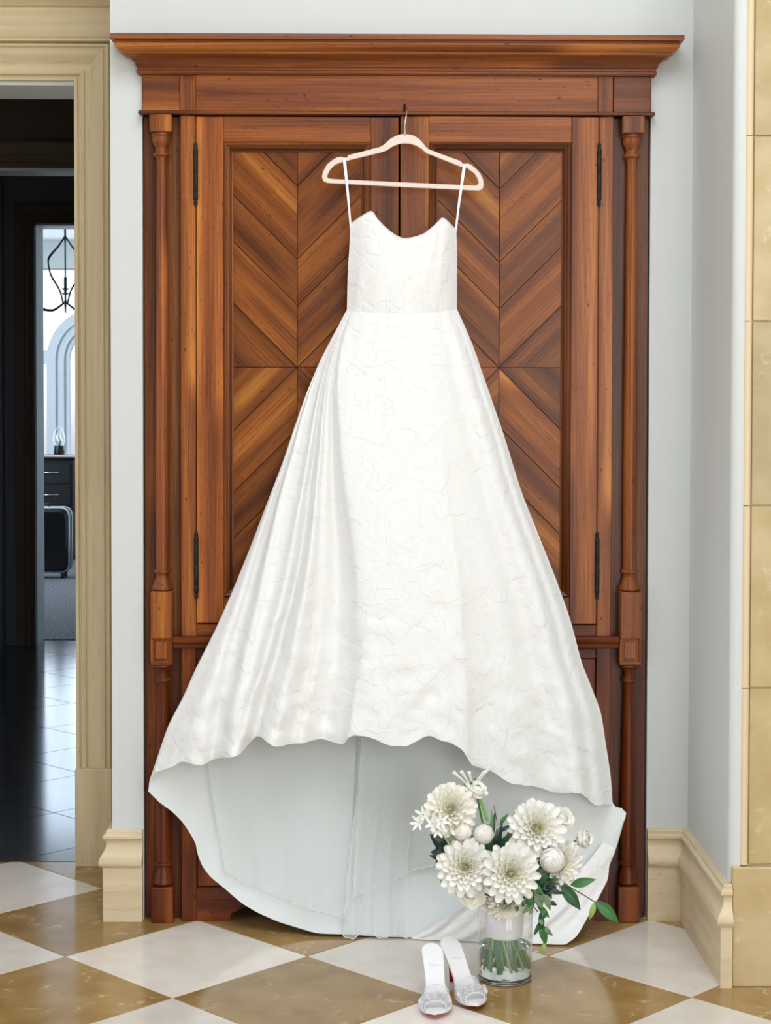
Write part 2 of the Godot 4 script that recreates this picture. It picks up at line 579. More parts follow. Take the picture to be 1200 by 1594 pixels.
func build_room() -> void:
	O = Vector3.ZERO
	# floor: a bed with the tiles laid on it, each tile its own piece
	var fl := thing("floor", "polished checkerboard stone floor of cream and brown diamond tiles", "floor", Vector3.ZERO, "", "structure")
	box_obj("mortar_bed", -4.2, 3.8, -0.06, -0.006, -0.7, 7.7, M.grout, fl, 0, 0.0)
	var D := 0.647
	var gx := -0.1625
	var gz := 0.008
	for r in range(-3, 24):
		for k in range(-7, 8):
			var cx := gx + D * (k + (0.5 if r % 2 != 0 else 0.0))
			var cz := gz + D * 0.5 * r
			# diamonds centred on odd rows are cream, on even rows brown
			var poly := PackedVector2Array([Vector2(cx, cz - D / 2), Vector2(cx + D / 2, cz), Vector2(cx, cz + D / 2), Vector2(cx - D / 2, cz)])
			if cz > 7.3 or cx < -4.3 or cx > 3.9:
				continue
			if cz > 2.2 and (absf(cx) > 4.2):
				continue
			var kind := ("cream%d" if r % 2 != 0 else "brown%d") % rng.randi_range(0, 2)
			tile_poly(fl, clip_rect(poly, -4.1, 3.7, -0.62, 7.4), 0.0, M[kind])
	# walls
	var st := sn()
	box(st, -0.732, -0.642, 0, 4.4, -0.64, 0, 1, 0.0)
	box(st, -0.642, 0.799, 2.402, 4.4, -0.64, 0, 1, 0.0)
	box(st, 0.799, 1.3, 0, 4.4, -0.64, 0, 1, 0.0)
	box(st, -0.642, 0.799, 0, 2.402, -0.72, -0.62, 1, 0.0)
	struct("wall_back", "white painted wall round the wooden armoire with a niche that holds it", "wall", st, M.paint)
	st = sn()
	# the short return wall on the right, with a rounded nose at its front end
	var pr := [Vector2(0, 0)]
	pr = []
	for i in 9:
		var a := PI / 2 * i / 8.0
		pr.append(Vector3(0.918 + 0.022 * (1 - cos(a)), 0, 0.545 + 0.022 * sin(a)))
	for i in 8:
		quad(st, Vector3(pr[i].x, 0, pr[i].z), Vector3(pr[i + 1].x, 0, pr[i + 1].z), Vector3(pr[i + 1].x, 4.4, pr[i + 1].z), Vector3(pr[i].x, 4.4, pr[i].z), Vector2.ZERO, Vector2.ZERO, Vector2.ZERO, Vector2.ZERO, 5)
	quad(st, Vector3(0.918, 0, 0), Vector3(0.918, 0, 0.545), Vector3(0.918, 4.4, 0.545), Vector3(0.918, 4.4, 0), Vector2.ZERO, Vector2.ZERO, Vector2.ZERO, Vector2.ZERO, 6)
	box(st, 0.940, 3.6, 0, 4.4, 0.0, 0.548, 1, 0.0)
	quad(st, Vector3(0.940, 0, 0.567), Vector3(0.947, 0, 0.567), Vector3(0.947, 4.4, 0.567), Vector3(0.940, 4.4, 0.567), Vector2.ZERO, Vector2.ZERO, Vector2.ZERO, Vector2.ZERO)
	quad(st, Vector3(0.947, 0, 0.567), Vector3(0.947, 0, 0.545), Vector3(0.947, 4.4, 0.545), Vector3(0.947, 4.4, 0.567), Vector2.ZERO, Vector2.ZERO, Vector2.ZERO, Vector2.ZERO)
	struct("wall_right", "short white return wall with a rounded edge beside the stone facing", "wall", st, M.paint)
	# stone facing on the front of that return
	var sf := thing("wall_front", "wall faced with golden tan marble tiles beside the rounded white edge", "wall", Vector3(0.95, 0, 0.55), "", "structure")
	var ys := [0.309, 0.761, 1.224, 1.690, 2.155, 2.62, 3.09, 3.56, 4.0, 4.4]
	for i in ys.size() - 1:
		for j in 4:
			var x0 := 0.967 + j * 0.462
			box_obj("tile", x0 + 0.0015, x0 + 0.4605, ys[i] + 0.0015, ys[i + 1] - 0.0015, 0.548, 0.5645 + rng.randf() * 0.001, M["gold%d" % rng.randi_range(0, 2)], sf, 0, 0.0015)
	for j in 4:
		var x0 := 0.925 + j * 0.47
		box_obj("base_tile", x0, x0 + 0.468, 0.0, 0.306, 0.548, 0.582, M.gold_base, sf, 0, 0.003)
	for i in ys.size() - 1:
		st = ns()
		var half := []
		for k in 9:
			var a := PI * k / 8.0
			half.append(Vector2(-0.0105 * cos(a), 0.014 + 0.011 * sin(a)))
		half = [Vector2(-0.0105, 0)] + half + [Vector2(0.0105, 0)]
		sweep(st, [Vector3(0.9565, ys[i] + 0.001, 0.548), Vector3(0.9565, ys[i + 1] - 0.001, 0.548)], half, Vector3(0, 0, 1))
		obj("pencil_trim", st, M.pencil, sf)
	st = ns()
	box(st, 0.949, 2.83, 0.0, 4.4, 0.5481, 0.5555, 1, 0.0)
	obj("joint_mortar", st, M.pencil, sf)
	# other walls of the room, behind and beside the camera
	st = sn()
	box(st, -4.2, -4.0, 0, 4.4, -0.85, 1.25, 1, 0.0)
	box(st, -4.2, -4.0, 0, 4.4, 4.55, 7.7, 1, 0.0)
	box(st, -4.2, -4.0, 0, 0.3, 1.25, 4.55, 1, 0.0)
	box(st, -4.2, -4.0, 3.9, 4.4, 1.25, 4.55, 1, 0.0)
	struct("wall_left", "white wall with an added broad window on the far left of the room", "wall", st, M.paint)
	var wl := thing("window_4", "added unseen broad window that lights the room from the left", "window", Vector3(-4.1, 0.3, 2.9), "", "structure")  # added opening out of view, made for the side fill lamp
	st = ns()
	box(st, -4.14, -4.06, 0.3, 3.9, 1.25, 1.30)
	box(st, -4.14, -4.06, 0.3, 3.9, 4.50, 4.55)
	box(st, -4.14, -4.06, 0.3, 0.35, 1.30, 4.50)
	box(st, -4.14, -4.06, 3.85, 3.9, 1.30, 4.50)
	obj("frame", st, M.frame_paint, wl)
	box_obj("pane", -4.103, -4.097, 0.35, 3.85, 1.3, 4.5, M.glass, wl, 1, 0.0)
	st = sn()
	box(st, 3.6, 3.8, 0, 4.4, 0.0, 7.7, 1, 0.0)
	struct("wall_east", "plain white wall on the far right of the room", "wall", st, M.paint)
	st = sn()
	box(st, -4.2, 0.52, 0, 4.4, 7.45, 7.65, 1, 0.0)
	box(st, 3.28, 3.8, 0, 4.4, 7.45, 7.65, 1, 0.0)
	box(st, 0.52, 3.28, 0, 0.28, 7.45, 7.65, 1, 0.0)
	box(st, 0.52, 3.28, 3.92, 4.4, 7.45, 7.65, 1, 0.0)
	box(st, 1.78, 2.02, 0.28, 3.92, 7.45, 7.65, 1, 0.0)
	struct("wall_window", "white wall with two tall windows behind the camera", "wall", st, M.paint)
	for k in 2:
		var x0 := 0.52 + 1.5 * k
		var w := thing("window_%d" % (k + 1), "tall paned window letting daylight into the room", "window", Vector3(x0 + 0.63, 0.28, 7.55), "", "structure")
		st = ns()
		box(st, x0, x0 + 0.04, 0.28, 3.92, 7.5, 7.56)
		box(st, x0 + 1.22, x0 + 1.26, 0.28, 3.92, 7.5, 7.56)
		box(st, x0 + 0.04, x0 + 1.22, 0.28, 0.32, 7.5, 7.56)
		box(st, x0 + 0.04, x0 + 1.22, 3.88, 3.92, 7.5, 7.56)
		obj("frame", st, M.frame_paint, w)
		st = ns()
		box(st, x0 + 0.04, x0 + 1.22, 0.32, 3.88, 7.525, 7.531, 1, 0.0)
		obj("pane", st, M.glass, w)
	st = sn()
	box(st, -4.2, -1.0, 4.4, 4.55, -0.9, 7.7, 1, 0.0)
	box(st, 1.6, 3.8, 4.4, 4.55, -0.9, 7.7, 1, 0.0)
	box(st, -1.0, 1.6, 4.4, 4.55, -0.9, 1.4, 1, 0.0)
	box(st, -1.0, 1.6, 4.4, 4.55, 4.0, 7.7, 1, 0.0)
	struct("ceiling", "white ceiling of the room above the armoire", "ceiling", st, M.ceiling_paint)
	var wr := thing("window_5", "added unseen square roof light that brightens the floor of the room", "window", Vector3(0.3, 4.45, 2.7), "", "structure")  # added opening out of view, made for the overhead fill lamp
	box_obj("pane", -0.98, 1.58, 4.47, 4.476, 1.42, 3.98, M.glass, wr, 0, 0.0)
	for k in 2:
		box_obj("frame", [-1.0, 1.55][k], [-0.95, 1.6][k], 4.44, 4.5, 1.4, 4.0, M.frame_paint, wr)
		box_obj("frame", -0.95, 1.55, 4.44, 4.5, [1.4, 3.95][k], [1.45, 4.0][k], M.frame_paint, wr)
	# doorway wall, set back to the left of the armoire
	st = sn()
	box(st, -4.2, -2.05, 0, 4.4, -0.85, -0.6, 1, 0.0)
	box(st, -0.933, -0.70, 0, 4.4, -0.85, -0.6, 1, 0.0)
	box(st, -2.05, -0.933, 2.497, 4.4, -0.85, -0.6, 1, 0.0)
	struct("wall_doorway", "tan painted wall with the doorway left of the armoire", "wall", st, M.tan)
	var cas := thing("trim_1", "moulded tan door casing around the dark doorway", "door casing", Vector3(-0.933, 0, -0.6), "", "structure")
	st = ns()
	var cp := [Vector2(0, 0), Vector2(0, 0.016), Vector2(0.010, 0.016), Vector2(0.013, 0.010), Vector2(0.016, 0.010), Vector2(0.019, 0.018), Vector2(0.026, 0.020), Vector2(0.032, 0.018), Vector2(0.034, 0.012), Vector2(0.042, 0.011), Vector2(0.054, 0.014), Vector2(0.066, 0.022), Vector2(0.076, 0.030), Vector2(0.086, 0.034), Vector2(0.094, 0.034), Vector2(0.097, 0.029), Vector2(0.101, 0.029), Vector2(0.104, 0.036), Vector2(0.110, 0.037), Vector2(0.113, 0.033), Vector2(0.113, 0)]
	sweep(st, [Vector3(-0.933, 0.312, -0.6), Vector3(-0.933, 2.497, -0.6), Vector3(-2.05, 2.497, -0.6), Vector3(-2.05, 0.312, -0.6)], cp, Vector3(0, 0, 1))
	obj("casing", st, M.tan, cas)
	box_obj("plinth_block", -0.933, -0.815, 0, 0.314, -0.6, -0.556, M.tan, cas, 1, 0.003)
	box_obj("plinth_block", -2.168, -2.05, 0, 0.314, -0.6, -0.556, M.tan, cas, 1, 0.003)
	var fz := thing("trim_2", "tan stepped frieze board above the door casing", "door trim", Vector3(-1.5, 2.62, -0.6), "", "structure")
	st = ns()
	sweep(st, [Vector3(-4.0, 2.615, -0.6), Vector3(-0.72, 2.615, -0.6)], [Vector2(0, 0), Vector2(0.012, 0.002), Vector2(0.022, 0.006), Vector2(0.022, 0.014), Vector2(0.012, 0.018), Vector2(0.012, 0.112), Vector2(0.022, 0.116), Vector2(0.026, 0.124), Vector2(0.034, 0.130), Vector2(0.044, 0.150), Vector2(0.060, 0.165), Vector2(0.060, 0.18), Vector2(0, 0.18)], Vector3.UP)
	obj("frieze_board", st, M.tan, fz)
	# baseboards
	var bb := thing("baseboard_left", "carved limestone baseboard block on the pier left of the armoire", "baseboard", Vector3(-0.69, 0, 0), "", "structure")
	st = ns()
	sweep(st, [Vector3(-0.732, 0, -0.55), Vector3(-0.732, 0, 0.0), Vector3(-0.644, 0, 0.0)], mirrored(BASE_PROFILE), Vector3.UP)
	obj("moulding", st, M.lime, bb)
	bb = thing("baseboard_right", "limestone baseboard running round the corner right of the armoire", "baseboard", Vector3(0.86, 0, 0), "", "structure")
	st = ns()
	sweep(st, [Vector3(0.800, 0, 0.0), Vector3(0.918, 0, 0.0), Vector3(0.918, 0, 0.566), Vector3(0.924, 0, 0.566)], mirrored(BASE_PROFILE), Vector3.UP)
	obj("moulding", st, M.lime, bb)

func mirrored(prof: Array) -> Array:
	var out := []
	for q in prof:
		out.append(Vector2(q.x, q.y))
	return out

func clip_rect(poly: PackedVector2Array, x0: float, x1: float, z0: float, z1: float) -> PackedVector2Array:
	var r := Geometry2D.intersect_polygons(poly, PackedVector2Array([Vector2(x0, z0), Vector2(x1, z0), Vector2(x1, z1), Vector2(x0, z1)]))
	return r[0] if r.size() else PackedVector2Array()

# one flat stone: a polygon in x, z with a fine bevel, a hair lower or higher than its neighbours
func tile_poly(parent: Node, poly: PackedVector2Array, y: float, m: Material, called := "tile") -> void:
	if poly.size() < 3:
		return
	var outer := Geometry2D.offset_polygon(poly, -0.0011)
	var inner := Geometry2D.offset_polygon(poly, -0.0022)
	if outer.is_empty() or inner.is_empty() or inner[0].size() != outer[0].size():
		return
	var st := ns()
	var off := Vector2(rng.randf(), rng.randf()) * 4.0
	var a: PackedVector2Array = outer[0]
	var b: PackedVector2Array = inner[0]
	var t := Geometry2D.triangulate_polygon(b)
	for k in range(0, t.size(), 3):
		var q := []
		for e in 3:
			q.append(b[t[k + e]])
		if (q[1] - q[0]).cross(q[2] - q[0]) > 0:
			q.reverse()
		tri(st, Vector3(q[0].x, y, q[0].y), Vector3(q[1].x, y, q[1].y), Vector3(q[2].x, y, q[2].y), q[0] + off, q[1] + off, q[2] + off)
	# match the corners of the two outlines
	for i in b.size():
		var j := (i + 1) % b.size()
		var ai := nearest(a, b[i])
		var aj := nearest(a, b[j])
		quad(st, Vector3(a[ai].x, y - 0.001, a[ai].y), Vector3(a[aj].x, y - 0.001, a[aj].y), Vector3(b[j].x, y, b[j].y), Vector3(b[i].x, y, b[i].y), a[ai] + off, a[aj] + off, b[j] + off, b[i] + off)
		quad(st, Vector3(a[ai].x, y - 0.01, a[ai].y), Vector3(a[aj].x, y - 0.01, a[aj].y), Vector3(a[aj].x, y - 0.001, a[aj].y), Vector3(a[ai].x, y - 0.001, a[ai].y), a[ai] + off, a[aj] + off, a[aj] + off, a[ai] + off)
	obj(called, st, m, parent)

func nearest(a: PackedVector2Array, p: Vector2) -> int:
	var best := 0
	for i in a.size():
		if a[i].distance_to(p) < a[best].distance_to(p):
			best = i
	return best

# ------------------------------------------------------------------ the hall and the bedroom seen through the doorway
func build_far_rooms() -> void:
	var fl := thing("floor_hall", "dark polished slate floor of the hall behind the doorway", "floor", Vector3(-1.5, 0, -3), "", "structure")
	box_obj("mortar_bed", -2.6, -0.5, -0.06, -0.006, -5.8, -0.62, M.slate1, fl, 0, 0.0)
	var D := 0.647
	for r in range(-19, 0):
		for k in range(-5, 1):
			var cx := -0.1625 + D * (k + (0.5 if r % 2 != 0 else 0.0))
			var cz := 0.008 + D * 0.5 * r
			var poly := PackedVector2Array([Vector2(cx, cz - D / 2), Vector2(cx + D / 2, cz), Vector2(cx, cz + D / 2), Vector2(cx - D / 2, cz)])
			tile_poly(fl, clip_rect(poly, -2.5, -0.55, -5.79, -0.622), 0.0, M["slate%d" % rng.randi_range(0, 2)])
	var st := sn()
	box(st, -2.45, -2.2, 0, 3.1, -5.6, -0.85, 1, 0.0)
	box(st, -0.75, -0.5, 0, 3.1, -5.6, -0.85, 1, 0.0)
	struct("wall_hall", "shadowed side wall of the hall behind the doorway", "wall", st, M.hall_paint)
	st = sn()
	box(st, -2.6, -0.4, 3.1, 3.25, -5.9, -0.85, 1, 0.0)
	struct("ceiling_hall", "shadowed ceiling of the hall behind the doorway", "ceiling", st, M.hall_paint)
	# two more openings in line behind the first
	var zs := [[-2.65, -2.82, 2.495, M.hall_wood, -2.05], [-5.57, -5.80, 2.55, M.hall_wood, -2.02]]
	for i in 2:
		var z1: float = zs[i][0]
		var z0: float = zs[i][1]
		var h: float = zs[i][2]
		var xl: float = zs[i][4]
		st = sn()
		box(st, -4.2 if i else -2.3, xl, 0, 3.1, z0, z1, 1, 0.0)
		box(st, -0.93, -0.4, 0, 3.1, z0, z1, 1, 0.0)
		box(st, xl, -0.93, h, 3.1, z0, z1, 1, 0.0)
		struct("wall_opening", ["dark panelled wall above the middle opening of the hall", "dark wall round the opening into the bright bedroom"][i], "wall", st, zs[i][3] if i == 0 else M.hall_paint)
		var c := thing("trim_%d" % (3 + i), ["dark moulded casing of the middle hall opening", "dark moulded casing of the bedroom opening"][i], "door casing", Vector3(xl, 0, z1), "", "structure")
		st = ns()
		var cp := [Vector2(0, 0), Vector2(0, 0.014), Vector2(0.02, 0.014), Vector2(0.026, 0.02), Vector2(0.05, 0.022), Vector2(0.056, 0.028), Vector2(0.08, 0.03), Vector2(0.1, 0.036), Vector2(0.112, 0.036), Vector2(0.112, 0)]
		sweep(st, [Vector3(-0.93, 0, z1), Vector3(-0.93, h, z1), Vector3(xl, h, z1), Vector3(xl, 0, z1)], cp, Vector3(0, 0, 1))
		obj("casing", st, M.hall_wood, c)
		st = ns()
		box(st, xl - 0.002, xl + 0.012, 0, h, z0 - 0.004, z1, 1, 0.001)
		box(st, xl, -0.93, h - 0.012, h + 0.002, z0 - 0.004, z1, 0, 0.001)
		obj("jamb", st, M.frame_paint, c)
	st = sn()
	box(st, -2.05, -0.933, 2.485, 2.4985, -0.855, -0.6, 0, 0.001)
	struct("trim_5", "pale head lining of the doorway left of the armoire", "door lining", st, M.frame_paint)
	# bedroom
	st = sn()
	box(st, -4.6, -0.4, -0.05, 0.004, -11.7, -5.79, 1, 0.0)
	struct("floor_bedroom", "grey blue carpet of the bedroom beyond the hall", "carpet", st, M.carpet)
	st = sn()
	box(st, -4.6, -0.2, 3.0, 3.2, -11.9, -5.8, 1, 0.0)
	struct("ceiling_bedroom", "pale ceiling of the bedroom beyond the hall", "ceiling", st, M.ceiling_paint)
	st = sn()
	box(st, -4.6, -4.4, 0, 3.0, -11.9, -9.9, 1, 0.0)
	box(st, -4.6, -4.4, 0, 3.0, -8.1, -5.8, 1, 0.0)
	box(st, -4.6, -4.4, 0, 0.8, -9.9, -8.1, 1, 0.0)
	box(st, -4.6, -4.4, 2.6, 3.0, -9.9, -8.1, 1, 0.0)
	box(st, -0.4, -0.2, 0, 3.0, -11.9, -5.8, 1, 0.0)
	struct("wall_bedroom", "pale side wall of the bedroom beyond the hall", "wall", st, M.paint)
	st = sn()
	box(st, -4.6, -3.5, 0, 3.0, -11.9, -11.65, 1, 0.0)
	box(st, -1.5, -0.2, 0, 3.0, -11.9, -11.65, 1, 0.0)
	box(st, -3.5, -1.5, 0, 0.9, -11.9, -11.65, 1, 0.0)
	box(st, -3.5, -1.5, 2.74, 3.0, -11.9, -11.65, 1, 0.0)
	struct("wall_far", "pale wall under and above the bright bedroom window", "wall", st, M.paint)
	var w := thing("window_3", "bright bedroom window with a pale arched frame beyond the hall", "window", Vector3(-2.5, 0.9, -11.65), "", "structure")
	var cx := -2.575
	var cy := 1.87
	for ring in [[0.49, 0.405, -11.70, -11.60], [0.405, 0.33, -11.72, -11.63], [0.33, 0.285, -11.74, -11.66]]:
		var path := []
		var outline := [Vector2(ring[0], 0)]
		path.append(Vector3(cx - ring[0], 0.9, ring[2]))
		for i in 19:
			var a := PI - PI * i / 18.0
			path.append(Vector3(cx + ring[0] * cos(a), cy + ring[0] * sin(a), ring[2]))
		path.append(Vector3(cx + ring[0], 0.9, ring[2]))
		st = ns()
		var t: float = ring[0] - ring[1]
		var dz: float = ring[3] - ring[2]
		sweep(st, path, [Vector2(0, 0), Vector2(0, dz), Vector2(t, dz), Vector2(t, 0)], Vector3(0, 0, 1), false, false)
		obj("arch_frame", st, M.frame_paint, w)
	st = ns()
	box(st, -3.5, -3.02, 1.83, 1.96, -11.72, -11.62)
	box(st, -2.13, -1.5, 1.83, 1.96, -11.72, -11.62)
	obj("transom_bar", st, M.frame_paint, w)
	st = ns()
	box(st, -3.5, -1.5, 0.9, 0.93, -11.72, -11.56)
	obj("sill", st, M.frame_paint, w)
	st = ns()
	box(st, -3.5, -1.5, 0.93, 2.74, -11.80, -11.79, 1, 0.0)
	obj("pane", st, M.glass, w)
	var w6 := thing("window_6", "added unseen side window that brightens the bedroom beyond the hall", "window", Vector3(-4.5, 0.8, -9.0), "", "structure")  # added out of view to carry the bedroom fill lamp
	box_obj("pane", -4.503, -4.497, 0.84, 2.56, -9.86, -8.14, M.glass, w6, 1, 0.0)
	for k in 2:
		box_obj("frame", -4.54, -4.46, 0.8, 2.6, [-9.9, -8.14][k], [-9.86, -8.1][k], M.frame_paint, w6)
		box_obj("frame", -4.54, -4.46, [0.8, 2.56][k], [0.84, 2.6][k], -9.86, -8.14, M.frame_paint, w6)
	# dresser
	var d := thing("dresser", "dark wooden dresser under the bright bedroom window", "dresser", Vector3(-3.2, 0.004, -11.2))
	box_obj("carcass", -3.68, -2.73, 0.06, 0.93, -11.5, -11.13, M.black, d, 1, 0.004)
	box_obj("top", -3.70, -2.71, 0.93, 0.955, -11.52, -11.10, M.black_gloss, d, 0, 0.005)
	box_obj("foot", -3.68, -3.6, 0.004, 0.06, -11.5, -11.13, M.black, d)
	box_obj("foot", -2.81, -2.73, 0.004, 0.06, -11.5, -11.13, M.black, d)
	box_obj("side_edge", -2.735, -2.722, 0.05, 0.93, -11.5, -11.12, M.dark_red, d)
	for i in 4:
		var y0 := 0.10 + 0.205 * i
		var dr := box_obj("drawer", -3.65, -2.76, y0, y0 + 0.19, -11.13, -11.112, M.black, d, 0, 0.004)
		for x in [-2.95, -3.45]:
			st = ns()
			tube(st, [Vector3(x - 0.09, y0 + 0.1, -11.11), Vector3(x - 0.085, y0 + 0.1, -11.085), Vector3(x + 0.085, y0 + 0.1, -11.085), Vector3(x + 0.09, y0 + 0.1, -11.11)], [0.006], 6)
			obj("handle", st, M.silver, dr)
	var bk := thing("book", "dark red book lying flat on the dresser top", "book", Vector3(-2.86, 0.955, -11.25))
	box_obj("cover", -3.02, -2.74, 0.955, 0.960, -11.36, -11.14, M.dark_red, bk, 0, 0.001)
	box_obj("page_block", -3.015, -2.745, 0.960, 0.978, -11.355, -11.145, M.frame_paint, bk, 0, 0.0)
	box_obj("cover", -3.02, -2.74, 0.978, 0.983, -11.36, -11.14, M.dark_red, bk, 0, 0.001)
	var or_ := thing("glass_ornament", "flame shaped clear glass ornament with dark foot on the dresser", "ornament", Vector3(-2.885, 0.983, -11.25))
	st = ns()
	lathe(st, [Vector2(0, 0.983), Vector2(0.05, 0.983), Vector2(0.052, 0.99), Vector2(0.047, 1.06), Vector2(0, 1.062)], Vector3(-2.885, 0, -11.25), 16)
	obj("foot", st, M.black, or_)
	st = ns()
	lathe(st, [Vector2(0, 1.062), Vector2(0.038, 1.066), Vector2(0.055, 1.10), Vector2(0.056, 1.14), Vector2(0.042, 1.19), Vector2(0.022, 1.225), Vector2(0.006, 1.243), Vector2(0, 1.244)], Vector3(-2.885, 0, -11.25), 16)
	obj("glass_body", st, M.glass, or_)
	st = ns()
	tube(st, [Vector3(-2.885, 1.06, -11.25), Vector3(-2.875, 1.1, -11.25), Vector3(-2.895, 1.14, -11.25), Vector3(-2.88, 1.2, -11.25)], [0.012, 0.028, 0.02, 0.004], 8)
	obj("crystal_core", st, M.silver, or_)
	# suitcase
	var s := thing("suitcase", "black hard shell suitcase with shiny silver edges on the carpet", "suitcase", Vector3(-2.72, 0.004, -9.6))
	rounded_case(s)
	# chandelier
	var c := thing("chandelier", "dark wrought iron chandelier hanging in the bedroom", "chandelier", Vector3(-2.36, 2.2, -8.6))
	var p := Vector3(-2.36, 0, -8.6)
	st = ns()
	tube(st, [p + Vector3(0, 3.0, 0), p + Vector3(0, 2.72, 0)], [0.008], 6)
	obj("rod", st, M.iron, c)
	st = ns()
	tube(st, [p + Vector3(0, 2.26, 0), p + Vector3(0, 2.16, 0)], [0.012, 0.004], 6)
	obj("finial", st, M.iron, c)
	for i in 6:
		var a := TAU * i / 6.0 + 0.35
		var dir := Vector3(cos(a), 0, sin(a))
		st = ns()
		tube(st, curve([p + Vector3(0, 2.76, 0), p + dir * 0.06 + Vector3(0, 2.68, 0), p + dir * 0.15 + Vector3(0, 2.58, 0), p + dir * 0.13 + Vector3(0, 2.46, 0), p + dir * 0.05 + Vector3(0, 2.34, 0), p + dir * 0.02 + Vector3(0, 2.24, 0)], 20), [0.006], 6)
		obj("scroll", st, M.iron, c)
		st = ns()
		tube(st, curve([p + Vector3(0, 2.25, 0), p + dir * 0.10 + Vector3(0, 2.185, 0), p + dir * 0.20 + Vector3(0, 2.19, 0), p + dir * 0.28 + Vector3(0, 2.24, 0), p + dir * 0.30 + Vector3(0, 2.32, 0)], 16), [0.007], 6)
		var arm := obj("arm", st, M.iron, c)
		st = ns()
		lathe(st, [Vector2(0.006, 2.32), Vector2(0.03, 2.33), Vector2(0.03, 2.335), Vector2(0.011, 2.335), Vector2(0.011, 2.42), Vector2(0, 2.425)], p + dir * 0.30, 10)
		obj("candle_cup", st, M.iron, arm)

func rounded_case(s: Node) -> void:
	var outline := []
	var x0 := -2.95
	var x1 := -2.49
	var y0 := 0.06
	var y1 := 0.585
	for q in [[x1, y1, 0.0], [x0, y1, PI / 2], [x0, y0, PI], [x1, y0, 1.5 * PI]]:
		for i in 5:
			var a: float = q[2] + PI / 2 * i / 4.0
			outline.append(Vector2(q[0] - signf(q[0] + 2.72) * 0.06 + 0.06 * cos(a), q[1] - signf(q[1] - 0.3) * 0.06 + 0.06 * sin(a)))
	var st := ns()
	var n := outline.size()
	var rows := [[-9.62, 0.93], [-9.615, 1.0], [-9.44, 1.0], [-9.42, 0.9]]
	for r in rows.size() - 1:
		for i in n:
			var j := (i + 1) % n
			var c := Vector2(-2.72, 0.32)
			var p := []
			for k in [[i, r], [j, r], [j, r + 1], [i, r + 1]]:
				var q: Vector2 = c + (outline[k[0]] - c) * rows[k[1]][1]
				p.append(Vector3(q.x, q.y, rows[k[1]][0]))
			quad(st, p[0], p[1], p[2], p[3], Vector2.ZERO, Vector2.ZERO, Vector2.ZERO, Vector2.ZERO, 1 + r)
	for e in [0, 3]:
		for i in range(1, n - 1):
			var q := []
			for k in [0, i, i + 1]:
				var w: Vector2 = Vector2(-2.72, 0.32) + (outline[k] - Vector2(-2.72, 0.32)) * rows[e][1]
				q.append(Vector3(w.x, w.y, rows[e][0]))
			tri(st, q[0], q[1], q[2])
	obj("shell", st, M.black_gloss, s)
	for z in [-9.45, -9.60]:
		st = ns()
		var pts := []
		for i in n + 1:
			pts.append(Vector3(outline[i % n].x, outline[i % n].y, z))
		tube(st, pts, [0.012], 6)
		obj("edge_band", st, M.silver, s)
	for x in [-2.9, -2.54]:
		for z in [-9.59, -9.46]:
			st = ns()
			lathe(st, [Vector2(0, -0.012), Vector2(0.026, -0.012), Vector2(0.028, 0), Vector2(0.026, 0.012), Vector2(0, 0.012)], Vector3(x, 0.032, z), 14, Vector3.RIGHT)
			box(st, x - 0.018, x + 0.018, 0.034, 0.075, z - 0.012, z + 0.012)
			obj("wheel", st, M.black, s)
	st = ns()
	tube(st, [Vector3(-2.80, 0.58, -9.53), Vector3(-2.80, 0.615, -9.53), Vector3(-2.66, 0.615, -9.53), Vector3(-2.66, 0.58, -9.53)], [0.009], 6)
	obj("handle", st, M.black, s)

# ------------------------------------------------------------------ armoire
const CX := 0.0785

func wood(k := -1) -> Material:
	return M["wood%d" % (rng.randi_range(0, 5) if k < 0 else k)]

